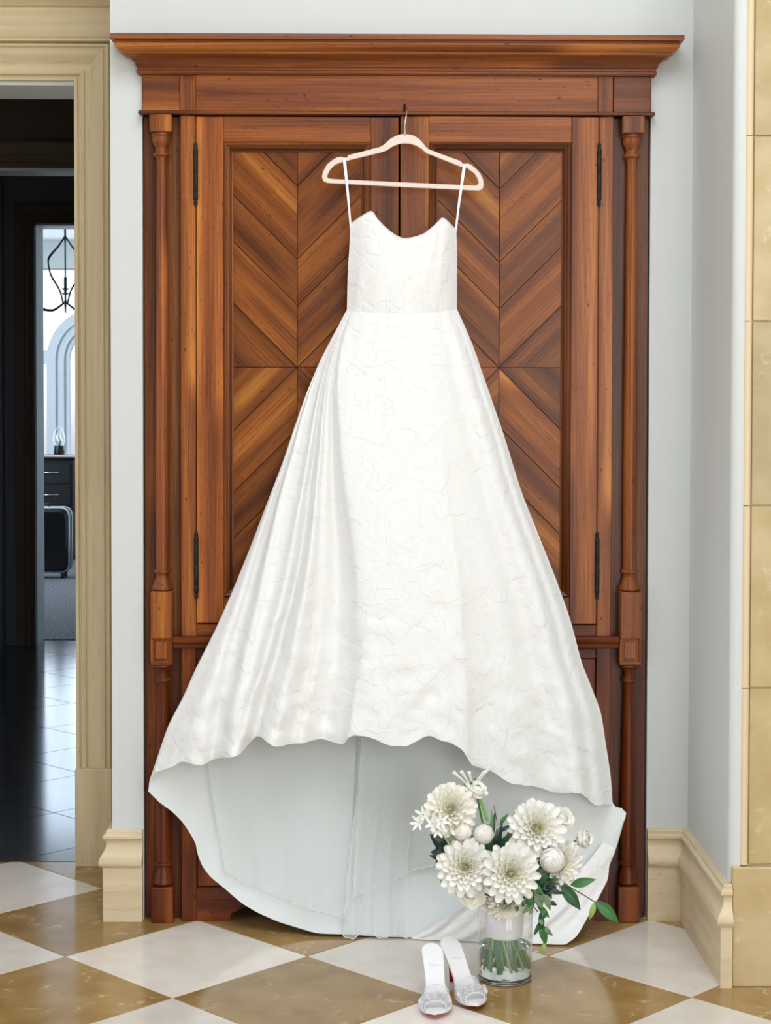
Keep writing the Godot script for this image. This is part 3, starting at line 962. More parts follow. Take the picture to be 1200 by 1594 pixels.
func build_armoire() -> void:
	var a := thing("armoire", "tall carved wooden armoire with chevron panelled double doors behind the dress", "armoire", Vector3(CX, 0, -0.28))
	# carcass inside the niche
	box_obj("side_board", -0.638, -0.612, 0.0, 2.40, -0.60, -0.02, wood(3), a)
	box_obj("side_board", 0.769, 0.795, 0.0, 2.40, -0.60, -0.02, wood(3), a)
	box_obj("back_board", -0.61, 0.767, 0.08, 2.40, -0.60, -0.585, wood(1), a)
	box_obj("bottom_board", -0.61, 0.767, 0.085, 0.11, -0.58, -0.03, wood(1), a, 0)
	box_obj("top_board", -0.61, 0.767, 2.37, 2.395, -0.58, -0.03, wood(1), a, 0)
	# cornice
	var st := ns()
	var prof := [Vector2(0, 2.403), Vector2(0.012, 2.403), Vector2(0.015, 2.407), Vector2(0.015, 2.413), Vector2(0.012, 2.417), Vector2(0.012, 2.422), Vector2(0.016, 2.424), Vector2(0.019, 2.433), Vector2(0.026, 2.443), Vector2(0.036, 2.450), Vector2(0.048, 2.454), Vector2(0.050, 2.455), Vector2(0.050, 2.461), Vector2(0.057, 2.462), Vector2(0.064, 2.467), Vector2(0.069, 2.474), Vector2(0.070, 2.482), Vector2(0.066, 2.484), Vector2(0.066, 2.488), Vector2(0.079, 2.489), Vector2(0.080, 2.490), Vector2(0.080, 2.502), Vector2(0.079, 2.504), Vector2(0, 2.504)]
	sweep(st, [Vector3(-0.638, 0, 0.001), Vector3(-0.638, 0, 0.02), Vector3(0.795, 0, 0.02), Vector3(0.795, 0, 0.001)], prof, Vector3.UP)
	obj("cornice", st, wood(0), a)
	# frieze
	box_obj("frieze_block", -0.638, -0.5335, 2.300, 2.404, -0.02, 0.022, wood(0), a, 0, 0.002)
	box_obj("frieze_block", 0.690, 0.795, 2.300, 2.404, -0.02, 0.022, wood(1), a, 0, 0.002)
	box_obj("frieze_rail", -0.4885, 0.645, 2.300, 2.404, -0.02, 0.020, wood(5), a, 0, 0.0015)
	box_obj("frieze_stile", -0.532, -0.489, 2.300, 2.404, -0.02, 0.021, wood(2), a, 1, 0.0015)
	box_obj("frieze_stile", 0.6455, 0.6885, 2.300, 2.404, -0.02, 0.021, wood(3), a, 1, 0.0015)
	st = ns()
	sweep(st, [Vector3(-0.638, 0, 0.001), Vector3(-0.638, 0, 0.02), Vector3(0.795, 0, 0.02), Vector3(0.795, 0, 0.001)], [Vector2(0, 2.291), Vector2(0.005, 2.291), Vector2(0.011, 2.294), Vector2(0.011, 2.300), Vector2(0.006, 2.304), Vector2(0, 2.304)], Vector3.UP)
	obj("frieze_bead", st, wood(1), a)
	# stiles beside the doors
	box_obj("stile", -0.532, -0.489, 0.80, 2.291, -0.03, 0.020, wood(0), a, 1, 0.002)
	box_obj("stile", 0.6495, 0.691, 0.80, 2.291, -0.03, 0.020, wood(0), a, 1, 0.002)
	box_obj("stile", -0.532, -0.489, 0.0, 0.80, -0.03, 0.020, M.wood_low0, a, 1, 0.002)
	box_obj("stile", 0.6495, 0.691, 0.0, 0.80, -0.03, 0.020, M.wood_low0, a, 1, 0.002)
	# corner posts: a backing board and a turned column with square blocks
	for s in 2:
		var x: float = [-0.5855, 0.7445][s]
		box_obj("post_backing", [-0.638, 0.691][s], [-0.532, 0.795][s], 0.80, 2.291, -0.04, -0.012, wood(4), a, 1, 0.0005)
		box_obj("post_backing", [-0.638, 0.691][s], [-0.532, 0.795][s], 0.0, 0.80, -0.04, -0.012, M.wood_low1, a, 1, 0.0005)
		var post := holder("post", a)
		var z := 0.010
		box_obj("block", x - 0.031, x + 0.031, 2.241, 2.291, z - 0.03, z + 0.03, wood(0), post, 1, 0.003)
		block_with_panel(post, x, z)
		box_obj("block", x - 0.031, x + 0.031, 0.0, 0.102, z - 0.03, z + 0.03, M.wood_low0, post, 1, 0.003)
		st = ns()
		var pf := [Vector2(0.022, 2.241), Vector2(0.029, 2.239), Vector2(0.030, 2.235), Vector2(0.026, 2.231), Vector2(0.025, 2.228), Vector2(0.027, 2.222), Vector2(0.025, 2.212), Vector2(0.019, 2.203), Vector2(0.016, 2.194), Vector2(0.018, 2.188), Vector2(0.023, 2.184), Vector2(0.024, 2.179), Vector2(0.021, 2.175), Vector2(0.017, 2.172), Vector2(0.0145, 2.160), Vector2(0.0155, 2.05), Vector2(0.0175, 1.80), Vector2(0.0195, 1.45), Vector2(0.0200, 1.25), Vector2(0.0195, 1.03), Vector2(0.0195, 1.008), Vector2(0.0245, 1.006), Vector2(0.0250, 1.001), Vector2(0.0215, 0.997), Vector2(0.019, 0.994), Vector2(0.0185, 0.985), Vector2(0.022, 0.977), Vector2(0.026, 0.968), Vector2(0.027, 0.962), Vector2(0.029, 0.958), Vector2(0.030, 0.953), Vector2(0.028, 0.949), Vector2(0.02, 0.947)]
		lathe(st, pf, Vector3(x, 0, z), 32)
		obj("turned_column", st, wood(2 if s == 0 else 0), post)
		st = ns()
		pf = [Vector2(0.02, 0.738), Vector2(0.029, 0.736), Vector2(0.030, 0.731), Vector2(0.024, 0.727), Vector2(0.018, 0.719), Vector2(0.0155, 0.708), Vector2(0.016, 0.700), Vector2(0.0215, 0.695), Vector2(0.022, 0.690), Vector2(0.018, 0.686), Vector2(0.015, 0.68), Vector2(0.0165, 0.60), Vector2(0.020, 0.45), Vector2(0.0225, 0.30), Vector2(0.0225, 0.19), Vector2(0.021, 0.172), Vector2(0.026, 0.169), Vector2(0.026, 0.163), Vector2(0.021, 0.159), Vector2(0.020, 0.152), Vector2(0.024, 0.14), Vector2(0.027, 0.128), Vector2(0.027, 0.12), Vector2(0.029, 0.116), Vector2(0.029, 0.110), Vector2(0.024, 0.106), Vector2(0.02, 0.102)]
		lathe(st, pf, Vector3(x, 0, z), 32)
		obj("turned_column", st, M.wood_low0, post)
	# rails between the upper doors and the lower ones
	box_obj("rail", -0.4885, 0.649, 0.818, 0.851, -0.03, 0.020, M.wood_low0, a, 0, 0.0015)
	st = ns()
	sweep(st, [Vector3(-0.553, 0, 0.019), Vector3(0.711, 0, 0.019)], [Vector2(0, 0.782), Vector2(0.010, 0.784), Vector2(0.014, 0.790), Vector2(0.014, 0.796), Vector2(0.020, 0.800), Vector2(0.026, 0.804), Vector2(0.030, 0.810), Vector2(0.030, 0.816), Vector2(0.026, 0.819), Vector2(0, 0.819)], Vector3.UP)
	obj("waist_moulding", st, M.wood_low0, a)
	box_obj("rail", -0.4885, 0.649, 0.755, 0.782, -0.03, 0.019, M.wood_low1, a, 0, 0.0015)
	# lower doors
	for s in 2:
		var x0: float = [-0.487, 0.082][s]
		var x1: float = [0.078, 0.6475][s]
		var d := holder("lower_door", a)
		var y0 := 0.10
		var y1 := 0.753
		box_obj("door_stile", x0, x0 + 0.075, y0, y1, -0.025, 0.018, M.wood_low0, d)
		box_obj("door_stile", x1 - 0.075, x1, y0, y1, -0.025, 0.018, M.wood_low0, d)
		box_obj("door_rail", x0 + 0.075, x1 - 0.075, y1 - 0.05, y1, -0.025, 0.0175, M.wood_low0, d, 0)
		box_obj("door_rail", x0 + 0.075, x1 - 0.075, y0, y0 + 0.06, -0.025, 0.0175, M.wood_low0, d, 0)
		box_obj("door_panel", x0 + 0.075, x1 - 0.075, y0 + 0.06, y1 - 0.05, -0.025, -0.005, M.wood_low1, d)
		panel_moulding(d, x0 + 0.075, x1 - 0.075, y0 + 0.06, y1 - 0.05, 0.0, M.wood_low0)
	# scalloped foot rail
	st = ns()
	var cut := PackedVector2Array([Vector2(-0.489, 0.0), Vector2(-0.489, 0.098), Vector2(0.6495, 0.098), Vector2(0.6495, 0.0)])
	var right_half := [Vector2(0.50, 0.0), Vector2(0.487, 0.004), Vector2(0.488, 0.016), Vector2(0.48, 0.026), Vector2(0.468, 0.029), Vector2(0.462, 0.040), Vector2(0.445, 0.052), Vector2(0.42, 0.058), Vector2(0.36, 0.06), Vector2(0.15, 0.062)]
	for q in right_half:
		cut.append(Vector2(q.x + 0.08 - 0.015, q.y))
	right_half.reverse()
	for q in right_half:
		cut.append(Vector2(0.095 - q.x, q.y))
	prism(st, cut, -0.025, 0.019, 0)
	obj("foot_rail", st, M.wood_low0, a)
	# the two tall doors
	door(a, -0.487, 0.084, 0.022, 0)
	door(a, 0.0885, 0.6475, 0.033, 1)
	# a small dark nail at the edge of the frieze
	st = ns()
	tube(st, [Vector3(0.0995, 2.305, 0.018), Vector3(0.0995, 2.311, 0.050), Vector3(0.0995, 2.317, 0.056)], [0.0028], 8)
	obj("nail", st, M.iron, a)

# a flat board of any outline in x, y from z0 to z1
func prism(st: SurfaceTool, poly: PackedVector2Array, z0: float, z1: float, ax: int) -> void:
	var t := Geometry2D.triangulate_polygon(poly)
	var off := Vector2(rng.randf(), rng.randf()) * 3.0
	if Geometry2D.is_polygon_clockwise(poly):
		poly.reverse()
		t = Geometry2D.triangulate_polygon(poly)
	var uv := func(p: Vector2) -> Vector2: return (p if ax == 0 else Vector2(p.y, p.x)) + off
	for k in range(0, t.size(), 3):
		var p := [poly[t[k]], poly[t[k + 1]], poly[t[k + 2]]]
		if (p[1] - p[0]).cross(p[2] - p[0]) < 0:
			p.reverse()
		tri(st, Vector3(p[0].x, p[0].y, z1), Vector3(p[1].x, p[1].y, z1), Vector3(p[2].x, p[2].y, z1), uv.call(p[0]), uv.call(p[1]), uv.call(p[2]))
		tri(st, Vector3(p[2].x, p[2].y, z0), Vector3(p[1].x, p[1].y, z0), Vector3(p[0].x, p[0].y, z0), uv.call(p[2]), uv.call(p[1]), uv.call(p[0]))
	for i in poly.size():
		var p := poly[i]
		var q := poly[(i + 1) % poly.size()]
		quad(st, Vector3(p.x, p.y, z0), Vector3(q.x, q.y, z0), Vector3(q.x, q.y, z1), Vector3(p.x, p.y, z1), uv.call(p), uv.call(q), uv.call(q) + Vector2(0, 0.03), uv.call(p) + Vector2(0, 0.03))

func block_with_panel(post: Node, x: float, z: float) -> void:
	var st := ns()
	var f := z + 0.03
	box(st, x - 0.031, x + 0.031, 0.738, 0.947, z - 0.03, f - 0.008, 1, 0.002)
	box(st, x - 0.031, x + 0.031, 0.812, 0.947, f - 0.0081, f, 1, 0.003)
	box(st, x - 0.031, x + 0.031, 0.738, 0.748, f - 0.0081, f, 0, 0.002)
	box(st, x - 0.031, x - 0.023, 0.748, 0.812, f - 0.0081, f, 1, 0.002)
	box(st, x + 0.023, x + 0.031, 0.748, 0.812, f - 0.0081, f, 1, 0.002)
	box(st, x - 0.017, x + 0.017, 0.754, 0.804, f - 0.0081, f - 0.004, 1, 0.003)
	obj("block", st, wood(0), post)

const PANEL_PROFILE := [Vector2(0, 0.018), Vector2(0.002, 0.022), Vector2(0.006, 0.0245), Vector2(0.010, 0.022), Vector2(0.011, 0.017), Vector2(0.014, 0.0165), Vector2(0.018, 0.013), Vector2(0.021, 0.0075), Vector2(0.022, 0.003), Vector2(0.026, 0.002), Vector2(0.026, -0.004)]

func panel_moulding(d: Node, x0: float, x1: float, y0: float, y1: float, dz := 0.0, m: Material = null) -> void:
	var st := ns()
	var pr := []
	for q in PANEL_PROFILE:
		pr.append(Vector2(-q.x, q.y))
	sweep(st, [Vector3(x0, y0, dz), Vector3(x0, y1, dz), Vector3(x1, y1, dz), Vector3(x1, y0, dz)], flip_side(pr), Vector3(0, 0, 1), true)
	obj("panel_moulding", st, m if m else M.wood1, d)

func flip_side(p: Array) -> Array:
	var out := []
	for q in p:
		out.append(Vector2(-q.x, q.y))
	return out

func door(a: Node, x0: float, x1: float, f: float, s: int) -> void:
	var d := holder("door", a)
	var y0 := 0.8545
	var y1 := 2.2875
	var out_w := 0.077
	var in_w := 0.080
	var lw: float = out_w if s == 0 else in_w
	var rw: float = in_w if s == 0 else out_w
	box_obj("door_stile", x0, x0 + lw, y0, y1, f - 0.035, f, wood([2, 3][s]), d, 1, 0.002)
	box_obj("door_stile", x1 - rw, x1, y0, y1, f - 0.035, f, wood([1, 0][s]), d, 1, 0.002)
	var px0 := x0 + lw
	var px1 := x1 - rw
	var py0 := 0.930
	var py1 := 2.216
	box_obj("door_rail", px0, px1, py1, y1, f - 0.035, f - 0.0005, wood(5), d, 0, 0.0015)
	box_obj("door_rail", px0, px1, y0, py0, f - 0.035, f - 0.0005, wood(0), d, 0, 0.0015)
	panel_moulding(d, px0, px1, py0, py1, f - 0.0185)
	box_obj("panel_back", px0 + 0.001, px1 - 0.001, py0 + 0.001, py1 - 0.001, f - 0.034, f - 0.027, M.wood_dark, d)
	# chevron boards, matched about the middle of the panel
	var c := Vector2((px0 + px1) / 2, 1.582)
	var lo := Vector2(px0 + 0.018, py0 + 0.018)
	var hi := Vector2(px1 - 0.018, py1 - 0.018)
	var cuts := [-0.70, -0.575, -0.47, -0.363, -0.217, -0.124, 0.0, 0.20]
	var zf := f - 0.0195
	for sx in [-1, 1]:
		for sy in [-1, 1]:
			var rect := PackedVector2Array([Vector2(lo.x if sx < 0 else c.x, lo.y if sy < 0 else c.y), Vector2(c.x if sx < 0 else hi.x, lo.y if sy < 0 else c.y), Vector2(c.x if sx < 0 else hi.x, c.y if sy < 0 else hi.y), Vector2(lo.x if sx < 0 else c.x, c.y if sy < 0 else hi.y)])
			var dir := Vector2(-sx, -sy).normalized()
			var nor := Vector2(sx, -sy).normalized()
			for k in cuts.size() - 1:
				var w0: float = cuts[k] + 0.006 * s
				var w1: float = cuts[k + 1] + 0.006 * s
				if absf(w0) < 0.01:
					w0 = 0.0
				if absf(w1) < 0.01:
					w1 = 0.0
				var strip := PackedVector2Array([c + nor * w0 - dir * 2.0, c + nor * w1 - dir * 2.0, c + nor * w1 + dir * 2.0, c + nor * w0 + dir * 2.0])
				var hit := Geometry2D.intersect_polygons(rect, strip)
				if hit.is_empty():
					continue
				var shrunk := Geometry2D.offset_polygon(hit[0], -0.0004)
				if shrunk.is_empty():
					continue
				plank(d, shrunk[0], dir, nor, zf + rng.randf_range(-0.0003, 0.0003), (k + 12 + s + (1 if sx > 0 else 0)) % 6)
	# hinges
	var hx: float = (x0 - 0.001) if s == 0 else (x1 + 0.001)
	for y in [[2.210, 2.040], [1.112, 0.930]]:
		var st := ns()
		var t: float = y[0]
		var b: float = y[1]
		lathe(st, [Vector2(0, b - 0.006), Vector2(0.004, b - 0.003), Vector2(0.006, b + 0.004), Vector2(0.004, b + 0.010), Vector2(0.0065, b + 0.014), Vector2(0.0065, b + 0.030), Vector2(0.0055, b + 0.032), Vector2(0.0065, b + 0.034), Vector2(0.0065, (t + b) / 2 - 0.002), Vector2(0.0055, (t + b) / 2), Vector2(0.0065, (t + b) / 2 + 0.002), Vector2(0.0065, t - 0.034), Vector2(0.0055, t - 0.032), Vector2(0.0065, t - 0.030), Vector2(0.0065, t - 0.014), Vector2(0.004, t - 0.010), Vector2(0.006, t - 0.004), Vector2(0.004, t + 0.003), Vector2(0, t + 0.006)], Vector3(hx, 0, f + 0.004), 16)
		var h := obj("hinge", st, M.iron, d)
		h.set_meta("label", "black iron barrel hinge with turned tips")

func plank(d: Node, poly: PackedVector2Array, dir: Vector2, nor: Vector2, z: float, tone: int) -> void:
	var inner := Geometry2D.offset_polygon(poly, -0.0009)
	if inner.is_empty():
		return
	var b: PackedVector2Array = inner[0]
	var st := ns()
	var off := Vector2(rng.randf(), rng.randf()) * 4.0
	var uv := func(p: Vector2) -> Vector2: return Vector2(p.dot(dir), p.dot(nor)) + off
	var t := Geometry2D.triangulate_polygon(b)
	for k in range(0, t.size(), 3):
		var p := [b[t[k]], b[t[k + 1]], b[t[k + 2]]]
		if (p[1] - p[0]).cross(p[2] - p[0]) < 0:
			p.reverse()
		tri(st, Vector3(p[0].x, p[0].y, z), Vector3(p[1].x, p[1].y, z), Vector3(p[2].x, p[2].y, z), uv.call(p[0]), uv.call(p[1]), uv.call(p[2]))
	for i in b.size():
		var p := b[i]
		var q := b[(i + 1) % b.size()]
		var pa := poly[nearest(poly, p)]
		var qa := poly[nearest(poly, q)]
		quad(st, Vector3(pa.x, pa.y, z - 0.004), Vector3(qa.x, qa.y, z - 0.004), Vector3(q.x, q.y, z), Vector3(p.x, p.y, z), uv.call(pa), uv.call(qa), uv.call(q), uv.call(p))
	obj("plank", st, M["plank%d" % tone], d)

# ------------------------------------------------------------------ hanger
func build_hanger() -> void:
	var h := thing("clothes_hanger", "pale pink velvet clothes hanger on the armoire holding the white dress", "hanger", Vector3(0.094, 2.08, 0.095))
	var ho := [[0.099, 2.228], [0.087, 2.227], [0.075, 2.223], [0.061, 2.216], [0.048, 2.205], [0.039, 2.197], [0.03, 2.192], [-0.015, 2.18], [-0.058, 2.169], [-0.062, 2.162], [-0.069, 2.161], [-0.076, 2.165], [-0.088, 2.163], [-0.101, 2.156], [-0.117, 2.143], [-0.128, 2.123], [-0.131, 2.109], [-0.127, 2.097], [-0.117, 2.092], [-0.101, 2.091], [0.099, 2.081], [0.305, 2.072], [0.315, 2.076], [0.319, 2.088], [0.317, 2.104], [0.309, 2.12], [0.296, 2.134], [0.283, 2.144], [0.273, 2.148], [0.265, 2.145], [0.259, 2.148], [0.254, 2.154], [0.211, 2.169], [0.166, 2.186], [0.159, 2.191], [0.15, 2.203], [0.137, 2.216], [0.121, 2.225]]
	var hi := [[0.099, 2.202], [0.089, 2.201], [0.079, 2.199], [0.063, 2.192], [0.052, 2.184], [0.043, 2.18], [0.034, 2.177], [-0.01, 2.166], [-0.055, 2.155], [-0.059, 2.153], [-0.068, 2.152], [-0.076, 2.149], [-0.086, 2.146], [-0.097, 2.14], [-0.108, 2.128], [-0.115, 2.115], [-0.116, 2.109], [-0.114, 2.105], [-0.109, 2.104], [-0.101, 2.103], [0.099, 2.094], [0.294, 2.086], [0.3, 2.087], [0.305, 2.094], [0.301, 2.106], [0.293, 2.119], [0.282, 2.127], [0.273, 2.134], [0.264, 2.136], [0.258, 2.137], [0.253, 2.138], [0.247, 2.141], [0.211, 2.155], [0.173, 2.17], [0.159, 2.175], [0.146, 2.187], [0.13, 2.196], [0.115, 2.201]]
	var st := ns()
	var n := ho.size()
	var zc := 0.097
	var t := 0.003
	for i in n:
		var j := (i + 1) % n
		var rings := []
		for k in [i, j]:
			var a := Vector2(ho[k][0], ho[k][1])
			var b := Vector2(hi[k][0], hi[k][1])
			var e := (b - a).normalized() * 0.0012
			rings.append([Vector3(a.x, a.y, zc - t + 0.0012), Vector3(a.x, a.y, zc + t - 0.0012), Vector3(a.x + e.x, a.y + e.y, zc + t), Vector3(b.x - e.x, b.y - e.y, zc + t), Vector3(b.x, b.y, zc + t - 0.0012), Vector3(b.x, b.y, zc - t + 0.0012), Vector3(b.x - e.x, b.y - e.y, zc - t), Vector3(a.x + e.x, a.y + e.y, zc - t)])
		for m in 8:
			var q := (m + 1) % 8
			quad(st, rings[0][m], rings[1][m], rings[1][q], rings[0][q], Vector2.ZERO, Vector2.ZERO, Vector2.ZERO, Vector2.ZERO)
	obj("frame", st, M.velvet, h)
	st = ns()
	tube(st, [Vector3(0.0995, 2.222, 0.097), Vector3(0.0995, 2.236, 0.097), Vector3(0.0992, 2.254, 0.096), Vector3(0.102, 2.272, 0.092), Vector3(0.1045, 2.292, 0.082), Vector3(0.1048, 2.309, 0.068), Vector3(0.104, 2.319, 0.054), Vector3(0.103, 2.322, 0.044), Vector3(0.102, 2.317, 0.036)], [0.0042, 0.0026, 0.002, 0.002, 0.002, 0.002, 0.002, 0.002, 0.002], 8)
	obj("hook", st, M.chrome, h)

# ------------------------------------------------------------------ dress
var crumple := FastNoiseLite.new()

func fold_front(s: float, t: float) -> Vector3:
	var e := 0.05 + 0.38 * (1.0 - pow(1.0 - t, 2.2))
	var a := 0.075 * pow(t, 0.7) * smoothstep(0.0, 0.06, s) * smoothstep(1.0, 0.95, s)
	var q := s / maxf(e, 0.02)
	var f := 0.0
	if q < 1.1:
		var qa := lerpf(0.02, 0.38, t)
		f += 0.35 * bump(q, qa + 0.085, 0.04) - 0.55 * bump(q, qa, 0.035) + 0.15 * bump(q, qa - 0.09, 0.05)
		f += 0.45 * bump(q, 0.51, 0.055) - 0.70 * bump(q, 0.60, 0.05) + 0.40 * bump(q, 0.685, 0.045) - 0.30 * bump(q, 0.77, 0.03) - 1.25 * bump(q, 0.90, 0.085)
	f += 0.30 * smoothstep(0.955, 1.02, q) - 0.25 * smoothstep(1.0, 1.9, q) * smoothstep(0.95, 0.75, s)
	f += -0.30 * bump(s, 0.80 + 0.06 * t, 0.035) + 0.18 * bump(s, 0.88 + 0.02 * t, 0.03) - 0.2 * bump(s, 0.94, 0.02) + 0.1 * bump(s, 0.66, 0.06)
	var low := smoothstep(0.55, 1.0, t) * smoothstep(0.0, 0.05, s) * smoothstep(1.0, 0.95, s)
	var c := crumple.get_noise_2d(s * 900.0, t * 1300.0) * (0.0015 + 0.007 * low)
	var hem := smoothstep(0.93, 1.0, t) * smoothstep(0.0, 0.04, s) * smoothstep(1.0, 0.96, s)
	var dy := hem * (0.0035 * sin(s * 71.0) + 0.003 * sin(s * 43.0 + 1.0) + 0.006 * crumple.get_noise_1d(s * 1500.0))
	return Vector3(0, dy, a * f + c + 0.004 * sin(s * 47.0 + 3.0 * t) * t * t)

func build_dress() -> void:
	var d := thing("wedding_dress", "white brocade wedding dress with thin straps hanging on the armoire", "dress", Vector3(0.09, 0.0, 0.1))
	var left := v3([[-0.061, 1.741], [-0.097, 1.673], [-0.136, 1.598], [-0.172, 1.512], [-0.204, 1.422], [-0.24, 1.315], [-0.288, 1.189], [-0.329, 1.081], [-0.38, 0.955], [-0.428, 0.847], [-0.482, 0.739], [-0.518, 0.658], [-0.56, 0.576], [-0.594, 0.477], [-0.612, 0.424], [-0.614, 0.41]], 0.1)
	var right := v3([[0.245, 1.745], [0.288, 1.647], [0.334, 1.517], [0.379, 1.388], [0.424, 1.244], [0.47, 1.127], [0.524, 0.992], [0.566, 0.875], [0.598, 0.757], [0.621, 0.699], [0.653, 0.613], [0.668, 0.522], [0.681, 0.44], [0.688, 0.353]], 0.1)
	var hem := v3([[-0.614, 0.41, 0.1], [-0.597, 0.441, 0.119], [-0.554, 0.474, 0.148], [-0.511, 0.493, 0.171], [-0.459, 0.484, 0.195], [-0.41, 0.504, 0.215], [-0.364, 0.524, 0.231], [-0.329, 0.554, 0.243], [-0.302, 0.57, 0.251], [-0.243, 0.552, 0.266], [-0.161, 0.559, 0.283], [-0.109, 0.555, 0.291], [-0.067, 0.561, 0.295], [-0.048, 0.584, 0.297], [0.029, 0.579, 0.3], [0.1, 0.562, 0.298], [0.164, 0.587, 0.293], [0.194, 0.577, 0.289], [0.255, 0.549, 0.279], [0.282, 0.508, 0.273], [0.34, 0.473, 0.26], [0.398, 0.45, 0.243], [0.457, 0.433, 0.224], [0.52, 0.414, 0.2], [0.582, 0.402, 0.172], [0.628, 0.375, 0.148], [0.688, 0.353, 0.1]])
	var waist := v3([[-0.061, 1.741, 0.1], [-0.03, 1.735, 0.128], [0.011, 1.731, 0.144], [0.096, 1.727, 0.154], [0.17, 1.731, 0.145], [0.215, 1.738, 0.128], [0.245, 1.745, 0.1]])
	crumple.seed = 5
	crumple.frequency = 0.012
	crumple.fractal_octaves = 3
	obj("skirt_front", panel(waist, hem, left, right, 190, 130, fold_front), M.satin, d)
	# the back of the skirt and its train, lining side towards the camera
	var bot := v3([[-0.616, 0.392, 0.1], [-0.585, 0.361, 0.1], [-0.549, 0.334, 0.1], [-0.519, 0.303, 0.1], [-0.495, 0.266, 0.1], [-0.483, 0.241, 0.1], [-0.479, 0.217, 0.1], [-0.465, 0.181, 0.1], [-0.441, 0.151, 0.105], [-0.397, 0.116, 0.11], [-0.355, 0.083, 0.12], [-0.31, 0.057, 0.125], [-0.25, 0.035, 0.14], [-0.189, 0.019, 0.15], [-0.14, 0.010, 0.165], [-0.06, 0.008, 0.17], [0.049, 0.005, 0.18], [0.122, 0.004, 0.185], [0.2, 0.004, 0.19], [0.288, 0.004, 0.19], [0.459, 0.006, 0.21], [0.527, 0.012, 0.2], [0.593, 0.061, 0.17], [0.637, 0.151, 0.14], [0.662, 0.25, 0.12]])
	var left2 := left.duplicate()
	left2.append(Vector3(-0.616, 0.392, 0.1))
	var right2 := right.slice(0, 14)
	right2.append_array(v3([[0.712, 0.344, 0.1], [0.728, 0.324, 0.1], [0.7, 0.281, 0.11], [0.662, 0.25, 0.12]]))
	var back_waist := v3([[-0.061, 1.741, 0.1], [0.011, 1.735, 0.082], [0.096, 1.733, 0.078], [0.17, 1.735, 0.082], [0.245, 1.745, 0.1]])
	var back_fold := func(s: float, t: float) -> float:
		var w := sin(PI * s)
		return -0.006 * smoothstep(0.0, 0.1, t) * smoothstep(1.0, 0.9, t) - 0.045 * w * sin(PI * pow(t, 1.4)) + 0.010 * t * w * (sin(s * 15.0 + 0.6) + 0.5 * sin(s * 33.0 + 2.0 * t)) * smoothstep(1.0, 0.86, t)
	obj("skirt_lining", panel(back_waist, bot, left2, right2, 110, 90, back_fold), M.lining, d)
	# part of the train that turns its brocade side up on the floor
	var ft := v3([[0.12, 0.006, 0.195], [0.164, 0.035, 0.205], [0.225, 0.075, 0.21], [0.296, 0.108, 0.21], [0.403, 0.124, 0.205], [0.511, 0.146, 0.185], [0.603, 0.199, 0.16], [0.655, 0.256, 0.135]])
	var fb := v3([[0.12, 0.005, 0.20], [0.20, 0.004, 0.212], [0.287, 0.005, 0.222], [0.37, 0.004, 0.232], [0.456, 0.004, 0.24], [0.51, 0.004, 0.248], [0.54, 0.004, 0.248]])
	var fr := v3([[0.655, 0.256, 0.135], [0.688, 0.239, 0.135], [0.673, 0.196, 0.145], [0.665, 0.152, 0.155], [0.606, 0.061, 0.195], [0.573, 0.02, 0.225], [0.54, 0.004, 0.248]])
	var fl := v3([[0.12, 0.006, 0.195], [0.12, 0.005, 0.20]])
	var ff := func(s: float, t: float) -> float:
		return 0.022 * sin(PI * t) * (0.6 + 0.5 * sin(s * 17.0 + t * 3.0)) * sin(PI * clampf(s, 0, 1)) + 0.006 * sin(s * 40.0 + t * 9.0) * sin(PI * t) * sin(PI * s)
	obj("train_fold", panel(ft, fb, fl, fr, 70, 30, ff), M.satin, d)
	# sheer tulle layers inside the skirt
	tulle(d, v3([[-0.40, 0.60, 0.10], [-0.32, 0.60, 0.11]]), v3([[-0.395, 0.17, 0.118], [-0.345, 0.135, 0.124], [-0.30, 0.125, 0.13], [-0.26, 0.108, 0.135], [-0.22, 0.095, 0.152], [-0.16, 0.078, 0.166], [-0.10, 0.064, 0.176], [-0.05, 0.055, 0.184]]), v3([[-0.47, 0.60, 0.115], [-0.40, 0.17, 0.118]]), v3([[-0.03, 0.62, 0.1], [-0.045, 0.3, 0.14], [-0.05, 0.055, 0.184]]))
	tulle(d, v3([[-0.022, 0.66, 0.12], [0.16, 0.66, 0.12]]), v3([[-0.068, 0.012, 0.19], [-0.04, 0.004, 0.2], [-0.01, 0.022, 0.19], [0.03, 0.008, 0.2], [0.07, 0.016, 0.2], [0.11, 0.008, 0.2]]), v3([[-0.022, 0.66, 0.12], [-0.03, 0.4, 0.14], [-0.055, 0.2, 0.165], [-0.068, 0.012, 0.19]]), v3([[0.16, 0.66, 0.12], [0.13, 0.4, 0.13], [0.11, 0.2, 0.16], [0.11, 0.008, 0.2]]))
	tulle(d, v3([[-0.012, 0.66, 0.135], [0.30, 0.62, 0.12]]), v3([[-0.042, 0.115, 0.185], [0.00, 0.135, 0.175], [0.05, 0.150, 0.17], [0.12, 0.18, 0.16], [0.2, 0.2, 0.15], [0.3, 0.22, 0.14]]), v3([[-0.012, 0.66, 0.135], [-0.03, 0.35, 0.15], [-0.042, 0.115, 0.185]]), v3([[0.30, 0.62, 0.12], [0.30, 0.4, 0.13], [0.3, 0.22, 0.14]]))
	# bodice
	var bt := v3([[-0.052, 1.977, 0.1], [-0.022, 1.996, 0.122], [0.007, 2.01, 0.132], [0.024, 1.986, 0.14], [0.046, 1.963, 0.147], [0.071, 1.943, 0.152], [0.095, 1.933, 0.154], [0.126, 1.937, 0.152], [0.152, 1.947, 0.147], [0.177, 1.967, 0.14], [0.191, 1.981, 0.135], [0.204, 1.993, 0.13], [0.223, 1.979, 0.12], [0.243, 1.962, 0.1]])
